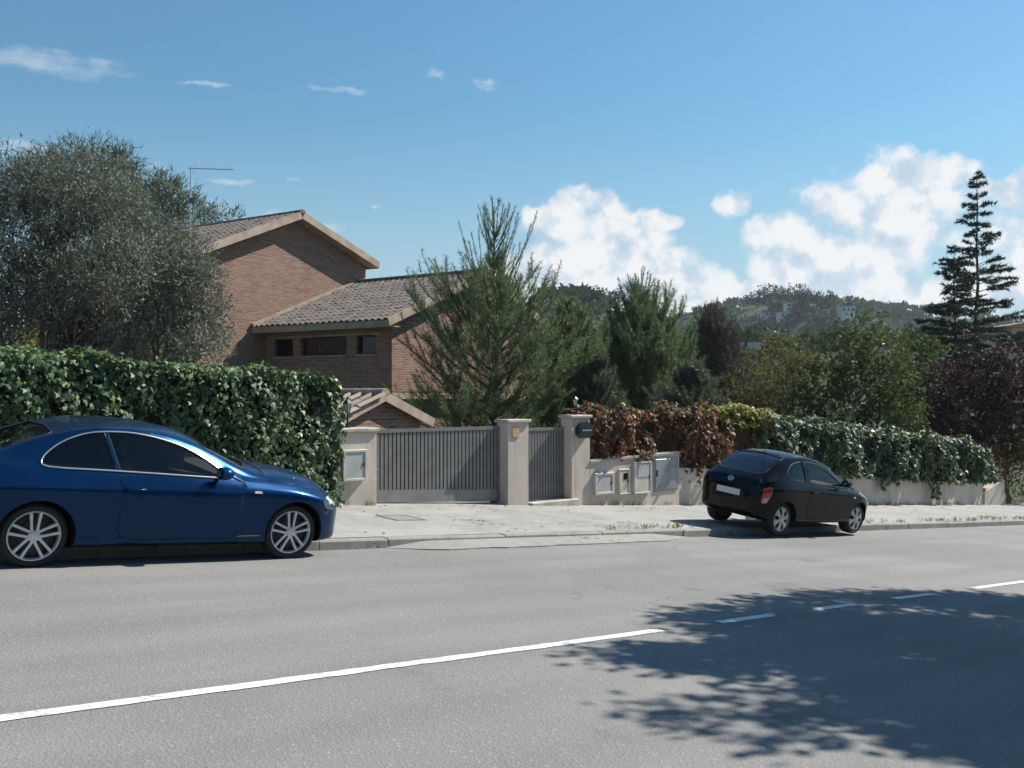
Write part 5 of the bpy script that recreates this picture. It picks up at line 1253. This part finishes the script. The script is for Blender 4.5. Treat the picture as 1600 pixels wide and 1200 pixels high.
def car(label, shape, mtx, paint, P):
    root = empty('parked_car', (0, 0, 0), label, 'car'); root.matrix_world = mtx
    sk = CarShape(shape); me = sk.mesh('body', [paint, M_UNDER, M_CABIN], 150); skin = Skin(me)
    body = link('body', me, None)
    cab = link('cutter', sk.mesh('cutter', [M_CABIN], 60, ins=.05, floor=.36, xa=P['cab'][0], xb=P['cab'][1]))
    cut = [cab]
    for sg in (-1, 1):
        for cx in P['axles']: cut.append(prism(circle(cx, P['Rt'] - .005, P['arch']), 'y', sg * .42, sg * 1.3, M_UNDER))
        for w in P['side_windows']: cut.append(prism(w, 'y', sg * .30, sg * 1.2, M_DARK))
    cut.append(prism(P['windscreen'], 'z', .80, 2, M_DARK)); cut.append(prism(P['rear_window'], 'z', .88, 2, M_DARK))
    boolean(body, cut); body.parent = root
    glass = P.get('glass', M_GLASS)
    def grow(p, d):
        p = A_(p); c = p.mean(0); return [tuple(q + unit(q - c) * d) for q in p]
    for sg in (-1, 1):
        for w in P['side_windows']:
            g_ = skin.patch('side_window', grow(w, .012), 'y', sg, -.010, [glass], root, .09)
            for a, b, s_ in (): pass
            skin.line('seal', w, 'y', sg, .0, .007, M_DARK, g_)
    ws = skin.patch('windscreen', grow(P['windscreen'], .012), 'z', 1, -.008, [M_GLASS], root, .10); skin.line('seal', P['windscreen'], 'z', 1, 0, .008, M_DARK, ws)
    rw = skin.patch('rear_window', grow(P['rear_window'], .012), 'z', 1, -.008, [P.get('rglass', M_GLASSD)], root, .10); skin.line('seal', P['rear_window'], 'z', 1, 0, .008, M_DARK, rw)
    for sg in (-1, 1):
        for cx in P['axles']:
            wheel(root, cx, sg * P['track'], P['Rt'], P['Rr'], .20, sg, 5, P.get('cover', False))
        d_ = skin.patch('door', P['door'], 'y', sg, .0045, [paint], root, .06, thick=.004); skin.line('seam', P['door'], 'y', sg, -.0015, .0065, M_UNDER, d_)
        hp = P['handle']; l, n_ = skin.hit(hp, 'y', sg); hd = MB()
        q = [A_([dx, 0, dz]) for dx, dz in ((-.11, -.004), (-.06, .002), (0, .006), (.06, .006), (.11, .002))]
        hd.tube([l + n_ * o + v for v, o in zip(q, (.006, .035, .042, .035, .006))], [.011, .015, .016, .015, .011], 6); hd.build('handle', P.get('handle_mat', paint), d_, smooth=True)
        mp = P['mirror']; l, n_ = skin.hit(mp, 'y', sg); mr = MB()
        mr.tube([l, l + A_([.01, sg * .07, .02])], .022, 6)
        rings = []
        for t, a in ((-.07, .55), (-.055, .9), (0, 1.0), (.05, .85), (.085, .45), (.10, .1)): rings.append([(l[0] + t, l[1] + sg * (.16 + .105 * a * math.cos(k * math.pi / 6)), l[2] + .055 + .07 * a * math.sin(k * math.pi / 6)) for k in range(12)])
        mr.rings(rings); m_ = mr.build('mirror', P.get('mirror_mat', paint), root, sharp=40)
        gl = MB(); gl.rings([[(l[0] - .0725 + dx, l[1] + sg * (.16 + .09 * .52 * math.cos(k * math.pi / 6)), l[2] + .055 + .07 * .5 * math.sin(k * math.pi / 6)) for k in range(12)] for dx in (-.002, 0)]); gl.build('mirror_glass', M_CHROME, m_)
        skin.patch('headlight', P['headlight'], 'y', sg, .004, [M_REFL], root, .05, thick=.004); hl = skin.patch('headlight_lens', P['headlight'], 'y', sg, .010, [M_LENS], root, .05)
        skin.patch('tail_light', P['tail_light'], P.get('tail_axis', 'y'), sg if P.get('tail_axis', 'y') == 'y' else -1, .007, [M_REDL], root, .04, thick=.006) if P.get('tail_axis', 'y') == 'y' else None
        skin.patch('side_indicator', P['indicator'], 'y', sg, .008, [P.get('ind_mat', M_AMBER)], root, .03, thick=.008)
        skin.line('sill_line', P['sill'], 'y', sg, .0, .006, M_DARK, body, closed=False)
        if 'trim' in P:
            for poly, r_, cl in P['trim']: skin.line('window_trim', poly, 'y', sg, .004, r_, M_CHROME, root, closed=cl)
        seat(root, P['seat_x'], sg * .36)
    bs = MB(); bx = P['seat_x'] - .82; bs.box((bx - .12, -.55, .60), (bx + .02, .55, 1.0), bev=.04); bs.box((bx + .021, -.55, .5), (bx + .35, .55, .62), bev=.03); bs.build('rear_bench', M_SEAT, root)
    da = MB(); dx = P['dash']; da.rings([[(dx - .30, y, .70), (dx + .1, y, .70), (dx + .1, y, P['dash_z'] - .06), (dx - .05, y, P['dash_z']), (dx - .26, y, P['dash_z'] - .02)] for y in (-.62, .62)]); da.build('dashboard', M_CABIN, root)
    st = MB(); c = A_([dx - .42, .36, .90]); ring = [c + A_([.07 * math.sin(a), .17 * math.cos(a), .16 * math.sin(a)]) for a in np.linspace(0, 2 * math.pi, 17)]; st.tube(ring, .014, 5, cap=False); st.tube([c, c + A_([.25, 0, -.08])], .03, 6); st.tube([ring[0], c, ring[8]], .012, 4); st.build('steering_wheel', M_DARK, root, smooth=True)
    rp = MB(); rp.box((dx - .62, -.10, P['zmirror']), (dx - .59, .10, P['zmirror'] + .05), bev=.01); rp.build('rear_view_mirror', M_DARK, root)
    return root, skin, body, sk

BLUE = dict(
 zb=[(-2.27, .42), (-2.15, .31), (-1.9, .25), (-1.2, .165), (1.2, .165), (1.7, .17), (1.95, .18), (2.06, .25), (2.10, .33)],
 w=[(-2.27, .50), (-2.22, .66), (-2.05, .79), (-1.75, .855), (-1.33, .872), (-.8, .866), (.8, .864), (1.33, .868), (1.6, .845), (1.8, .78), (1.95, .68), (2.05, .53), (2.10, .34)],
 zs=[(-2.27, .72), (-2.1, .80), (-1.5, .815), (-.5, .80), (.4, .79), (1.2, .765), (1.6, .70), (1.85, .62), (2.0, .55), (2.10, .46)],
 zl=[(-2.27, .80), (-2.2, .92), (-1.8, .99), (-1.3, .965), (-.6, .935), (0, .907), (.35, .888), (.8, .868), (1.2, .845), (1.5, .80), (1.75, .73), (1.95, .645), (2.05, .57), (2.10, .49)],
 wb=[(-2.27, .42), (-2.1, .68), (-1.6, .775), (-1.0, .79), (0, .79), (.6, .775), (1.0, .765), (1.4, .745), (1.7, .68), (1.9, .58), (2.03, .44), (2.10, .28)],
 z9=[(-2.27, .82), (-2.2, .95), (-1.85, 1.03), (-1.62, 1.10), (-1.4, 1.19), (-1.18, 1.265), (-1.0, 1.31), (-.72, 1.345), (-.44, 1.34), (-.16, 1.295), (.07, 1.23), (.21, 1.18), (.45, 1.06), (.65, .945), (.80, .89), (1.0, .868), (1.4, .83), (1.7, .76), (1.9, .68), (2.03, .60), (2.10, .50)],
 w9=[(-2.27, .36), (-2.1, .58), (-1.7, .60), (-1.3, .575), (-1.0, .565), (-.5, .565), (0, .58), (.3, .61), (.65, .675), (.85, .705), (1.1, .70), (1.4, .665), (1.7, .58), (1.9, .47), (2.03, .34), (2.10, .20)],
 zt=[(-2.27, .84), (-2.2, 1.00), (-2.0, 1.04), (-1.72, 1.085), (-1.5, 1.16), (-1.2, 1.29), (-.9, 1.37), (-.55, 1.405), (-.25, 1.405), (0, 1.375), (.2, 1.32), (.45, 1.215), (.7, 1.10), (.92, 1.0), (1.05, .972), (1.4, .935), (1.7, .87), (1.9, .79), (2.02, .71), (2.08, .62), (2.10, .53)])
bwin = [(-1.275, .968), (-1.325, 1.03), (-1.24, 1.125), (-1.10, 1.205), (-.92, 1.268), (-.725, 1.288)]
dlo = smooth_poly([(-1.275, .972), (-1.330, 1.035), (-1.24, 1.13), (-1.09, 1.222), (-.90, 1.288), (-.70, 1.311), (-.44, 1.307), (-.16, 1.258), (.07, 1.188), (.25, 1.098), (.42, .99), (.535, .900), (.30, .903), (-.15, .925), (-.75, .951)], 3)
def clip_x(poly, x, keep):
    out = []
    for i in range(len(poly)):
        a, b = poly[i], poly[(i + 1) % len(poly)]; ia, ib = (a[0] < x) == keep, (b[0] < x) == keep
        if ia: out.append(a)
        if ia != ib: t = (x - a[0]) / (b[0] - a[0]); out.append((x, a[1] + t * (b[1] - a[1])))
    return out
# slanted pillar between quarter glass and door glass
def shear(poly, k, z0): return [(x + k * (z - z0), z) for x, z in poly]
sh_ = shear(dlo, .30, 1.1)
b_rear = shear(clip_x(sh_, -.690, True), -.30, 1.1); b_door = shear(clip_x(sh_, -.655, False), -.30, 1.1)
mB = car_matrix((2.64, 9.9, ground(2.64, 9.9)), (5.3, 9.8, ground(5.3, 9.8)), .76, 5.5)
PB = dict(cab=(-1.55, .78), axles=(1.33, -1.33), Rt=.314, Rr=.238, arch=.352, track=.765, side_windows=[b_rear, b_door],
          windscreen=round_poly([(.90, 0), (.86, .35), (.74, .60), (.30, .535), (.20, .3), (.17, 0), (.20, -.3), (.30, -.535), (.74, -.60), (.86, -.35)], .05),
          rear_window=round_poly([(-1.66, 0), (-1.62, .50), (-1.20, .47), (-1.16, 0), (-1.20, -.47), (-1.62, -.50)], .05),
          door=round_poly([(-.61, .90), (-.585, .50), (-.60, .34), (-.50, .27), (.66, .27), (.71, .40), (.72, .855), (.50, .875), (0, .895)], .05),
          handle=(-.45, .765), handle_mat=M_BLUE, mirror=(.42, .915),
          headlight=round_poly([(1.665, .655), (1.80, .70), (1.93, .665), (1.96, .60), (1.85, .555), (1.73, .575)], .03),
          tail_light=round_poly([(-2.16, .84), (-1.98, .86), (-1.98, .72), (-2.2, .70)], .03),
          indicator=round_poly([(.80, .75), (.895, .748), (.885, .772), (.81, .774)], .01), sill=[(-.95, .30), (-.5, .285), (0, .28), (.6, .28), (.92, .285)],
          trim=[(dlo, .0095, True), ([(.43, .995), (.55, .925), (.68, .868)], .008, False)], seat_x=-.28, dash=.72, dash_z=.93, zmirror=1.20, rglass=M_GLASS)
sq = lambda x: x if x < 1.6 else 1.6 + (x - 1.6) * .90
BLUE['zt'] = [(x, z - (.085 * max(0, z - 1.05) if x < .8 else 0)) for x, z in BLUE['zt']]
BLUE = {k: [(sq(x), v) for x, v in l] for k, l in BLUE.items()}; PB['headlight'] = [(sq(x), z) for x, z in PB['headlight']]
blue, skB, bodyB, shB = car('metallic blue coupe parked half on the kerb before the ivy hedge', BLUE, mB, M_BLUE, PB)
def blue_extra():
    for sg in (-1, 1):
        skB.line('fuel_flap' if sg < 0 else 'panel_line', round_poly([(-1.55, .76), (-1.38, .76), (-1.38, .60), (-1.55, .60)], .05), 'y', sg, 0, .003, M_DARK, bodyB) if False else None
        skB.line('bumper_seam', [(1.66, .56), (1.70, .50), (1.78, .55), (1.88, .54)], 'y', sg, 0, .004, M_DARK, bodyB, closed=False)
        skB.line('washer_nozzle', [(1.36, sg * .60), (1.38, sg * .59)], 'z', 1, .006, .012, M_CHROME, blue, closed=False)
        skB.line('bonnet_seam', [(1.02, .70 * sg), (1.3, .70 * sg), (1.55, .64 * sg), (1.75, .56 * sg), (1.9, .45 * sg)], 'z', 1, 0, .004, M_DARK, bodyB, closed=False)
    skB.patch('grille', round_poly([(-.30, .56), (-.04, .56), (-.04, .68), (-.26, .70)], .03), 'x', 1, .004, [M_DARK], blue, .04, thick=.004)
    skB.patch('grille', round_poly([(.04, .56), (.30, .56), (.26, .70), (.04, .68)], .03), 'x', 1, .004, [M_DARK], blue, .04, thick=.004)
    skB.patch('number_plate', [(-.26, .66), (.26, .66), (.26, .77), (-.26, .77)], 'x', -1, .006, [M_PLATE], blue, .06, thick=.005)
    skB.line('bonnet_seam', [(1.02, y) for y in np.linspace(-.62, .62, 9)], 'z', 1, -.002, .012, M_DARK, bodyB, closed=False)
blue_extra()

BLK = dict(
 zb=[(-1.87, .36), (-1.80, .29), (-1.5, .24), (-1.0, .20), (1.2, .20), (1.6, .20), (1.80, .22), (1.87, .28), (1.90, .36)],
 w=[(-1.87, .44), (-1.84, .56), (-1.76, .68), (-1.60, .77), (-1.35, .825), (-1.1, .838), (-.6, .830), (.6, .828), (1.15, .832), (1.4, .80), (1.6, .73), (1.75, .62), (1.85, .46), (1.90, .26)],
 zs=[(-1.87, .70), (-1.78, .80), (-1.6, .855), (-1.1, .870), (-.5, .862), (.1, .842), (.5, .818), (1.1, .765), (1.45, .69), (1.7, .60), (1.85, .52), (1.90, .45)],
 zl=[(-1.87, .76), (-1.78, .89), (-1.6, .96), (-1.3, .995), (-1.0, .985), (-.5, .945), (0, .912), (.6, .868), (1.0, .855), (1.3, .81), (1.55, .74), (1.75, .64), (1.86, .55), (1.90, .47)],
 wb=[(-1.87, .40), (-1.78, .60), (-1.6, .70), (-1.3, .745), (-1.0, .755), (0, .755), (.6, .745), (1.0, .725), (1.3, .68), (1.55, .60), (1.75, .47), (1.86, .33), (1.90, .20)],
 z9=[(-1.87, .77), (-1.80, .91), (-1.68, .99), (-1.57, 1.06), (-1.4, 1.17), (-1.2, 1.285), (-1.0, 1.355), (-.8, 1.38), (-.55, 1.39), (-.2, 1.36), (.2, 1.265), (.55, 1.09), (.80, .95), (.95, .89), (1.1, .865), (1.3, .825), (1.55, .755), (1.75, .655), (1.86, .56), (1.90, .475)],
 w9=[(-1.87, .37), (-1.78, .52), (-1.6, .57), (-1.3, .56), (-1.0, .555), (-.5, .56), (0, .575), (.55, .63), (.85, .665), (1.05, .655), (1.3, .60), (1.55, .51), (1.75, .38), (1.86, .25), (1.90, .14)],
 zt=[(-1.87, .80), (-1.82, .94), (-1.73, 1.01), (-1.62, 1.075), (-1.45, 1.175), (-1.25, 1.295), (-1.05, 1.39), (-.85, 1.435), (-.6, 1.455), (-.3, 1.445), (0, 1.405), (.35, 1.30), (.7, 1.13), (.95, 1.0), (1.1, .955), (1.35, .91), (1.6, .825), (1.77, .71), (1.87, .59), (1.90, .50)])
k_dlo = smooth_poly([(-1.12, 1.03), (-1.15, 1.10), (-1.06, 1.20), (-.90, 1.285), (-.66, 1.325), (-.40, 1.325), (-.15, 1.29), (.12, 1.20), (.40, 1.065), (.62, .93), (.62, .888), (.30, .908), (-.2, .945), (-.7, .985)], 3)
mK = car_matrix((15.10, 9.82, -.95), (17.52, 9.72, -.95 - .184), .73, 6.0)
PK = dict(cab=(-1.35, .80), axles=(1.215, -1.215), Rt=.30, Rr=.215, arch=.335, track=.735, cover=True, side_windows=[clip_x(k_dlo, -.60, True), clip_x(k_dlo, -.53, False)],
          windscreen=round_poly([(.93, 0), (.89, .33), (.76, .56), (.30, .53), (.22, .3), (.20, 0), (.22, -.3), (.30, -.53), (.76, -.56), (.89, -.33)], .05),
          rear_window=round_poly([(-1.66, 0), (-1.645, .33), (-1.58, .51), (-1.05, .50), (-1.0, 0), (-1.05, -.50), (-1.58, -.51), (-1.645, -.33)], .05),
          door=round_poly([(-.58, .905), (-.585, .45), (-.50, .29), (.60, .29), (.72, .42), (.74, .80), (.66, .835), (0, .875)], .05),
          handle=(-.40, .79), mirror=(.52, .935),
          headlight=round_poly([(1.22, .80), (1.38, .80), (1.56, .70), (1.66, .60), (1.58, .545), (1.40, .62)], .04),
          tail_light=round_poly([(-1.765, .82), (-1.66, .87), (-1.60, .84), (-1.63, .70), (-1.70, .565), (-1.775, .56)], .03),
          indicator=round_poly([(.90, .70), (.97, .70), (.97, .735), (.90, .735)], .012), sill=[(-.85, .31), (-.3, .295), (.3, .295), (.82, .30)], seat_x=-.18, dash=.74, dash_z=.92, zmirror=1.22, handle_mat=M_BLACK, rglass=M_GLASSD)
blk, skK, bodyK, shK = car('small black rounded coupe parked half on the pavement beyond the gates', BLK, mK, M_BLACK, PK)
def black_extra():
    em = MB(); l, n_ = skK.hit((0, .905), 'x', -1); c = l + n_ * .004
    em.lathe([(.052, -.006), (.052, .006), (.038, .009), (.036, -.002)], (0, 0, 0), 20); em.box((-.07, -.010, -.004), (.07, .010, .008)); 
    q = Vector(tuple(n_)).to_track_quat('Z', 'Y'); em.V = [tuple(A_(q @ Vector(v)) + c) for v in em.V]; em.build('emblem', M_CHROME, blk, sharp=40)
    skK.patch('number_plate', [(-.26, .63), (.26, .63), (.26, .74), (-.26, .74)], 'x', -1, .010, [M_PLATE], blk, .06, thick=.008)
    skK.line('boot_seam', round_poly([(-.56, .985), (-.60, .90), (-.52, .56), (.52, .56), (.60, .90), (.56, .985)], .06), 'x', -1, 0, .004, M_DARK, bodyK, closed=False)
    for sg in (-1, 1):
        skK.patch('reversing_light', round_poly([(-1.755, .66), (-1.66, .68), (-1.70, .575), (-1.768, .575)], .02), 'y', sg, .012, [M_PINKL], blk, .03, thick=.004)
        skK.line('roof_strip', [(-1.0, sg * .50), (-.6, sg * .515), (0, sg * .52), (.22, sg * .515)], 'z', 1, .002, .008, M_DARK, bodyK, closed=False)
    skK.line('roof_seam', [(-.98, y) for y in np.linspace(-.5, .5, 9)], 'z', 1, .0, .009, M_DARK, bodyK, closed=False)
    bl = MB(); bl.box((-1.02, -.14, 1.395), (-.98, .14, 1.415), bev=.006); bl.build('brake_light', M_REDL, blk)
    an = MB(); an.tube([(-.9, 0, 1.42), (-1.0, 0, 1.50), (-1.22, 0, 1.66)], [.008, .004, .003], 5); an.build('aerial', M_DARK, blk)
    ex = MB(); ex.tube([(-1.80, -.42, .265), (-1.5, -.42, .27)], .03, 8); ex.build('exhaust_pipe', M_ALU, blk, smooth=True)
black_extra()

# ------------------------------------------------------------------ air
def haze():
    mb = MB(); mb.box((-2300, -2300, -40), (2300, 2300, 75)); 
    m = bpy.data.materials.new('haze'); m.use_nodes = True; t = NT(m.node_tree); t.n.clear(); out = t.node('ShaderNodeOutputMaterial')
    v = t.node('ShaderNodeVolumePrincipled'); v.inputs['Color'].default_value = (.80, .88, 1.0, 1); v.inputs['Density'].default_value = .00017; v.inputs['Anisotropy'].default_value = .2
    t.l.new(v.outputs[0], out.inputs['Volume'])
    o = mb.build('haze', m); tag(o, 'thin bluish haze over the far hill', 'haze', kind='stuff')
if HAZE: haze()
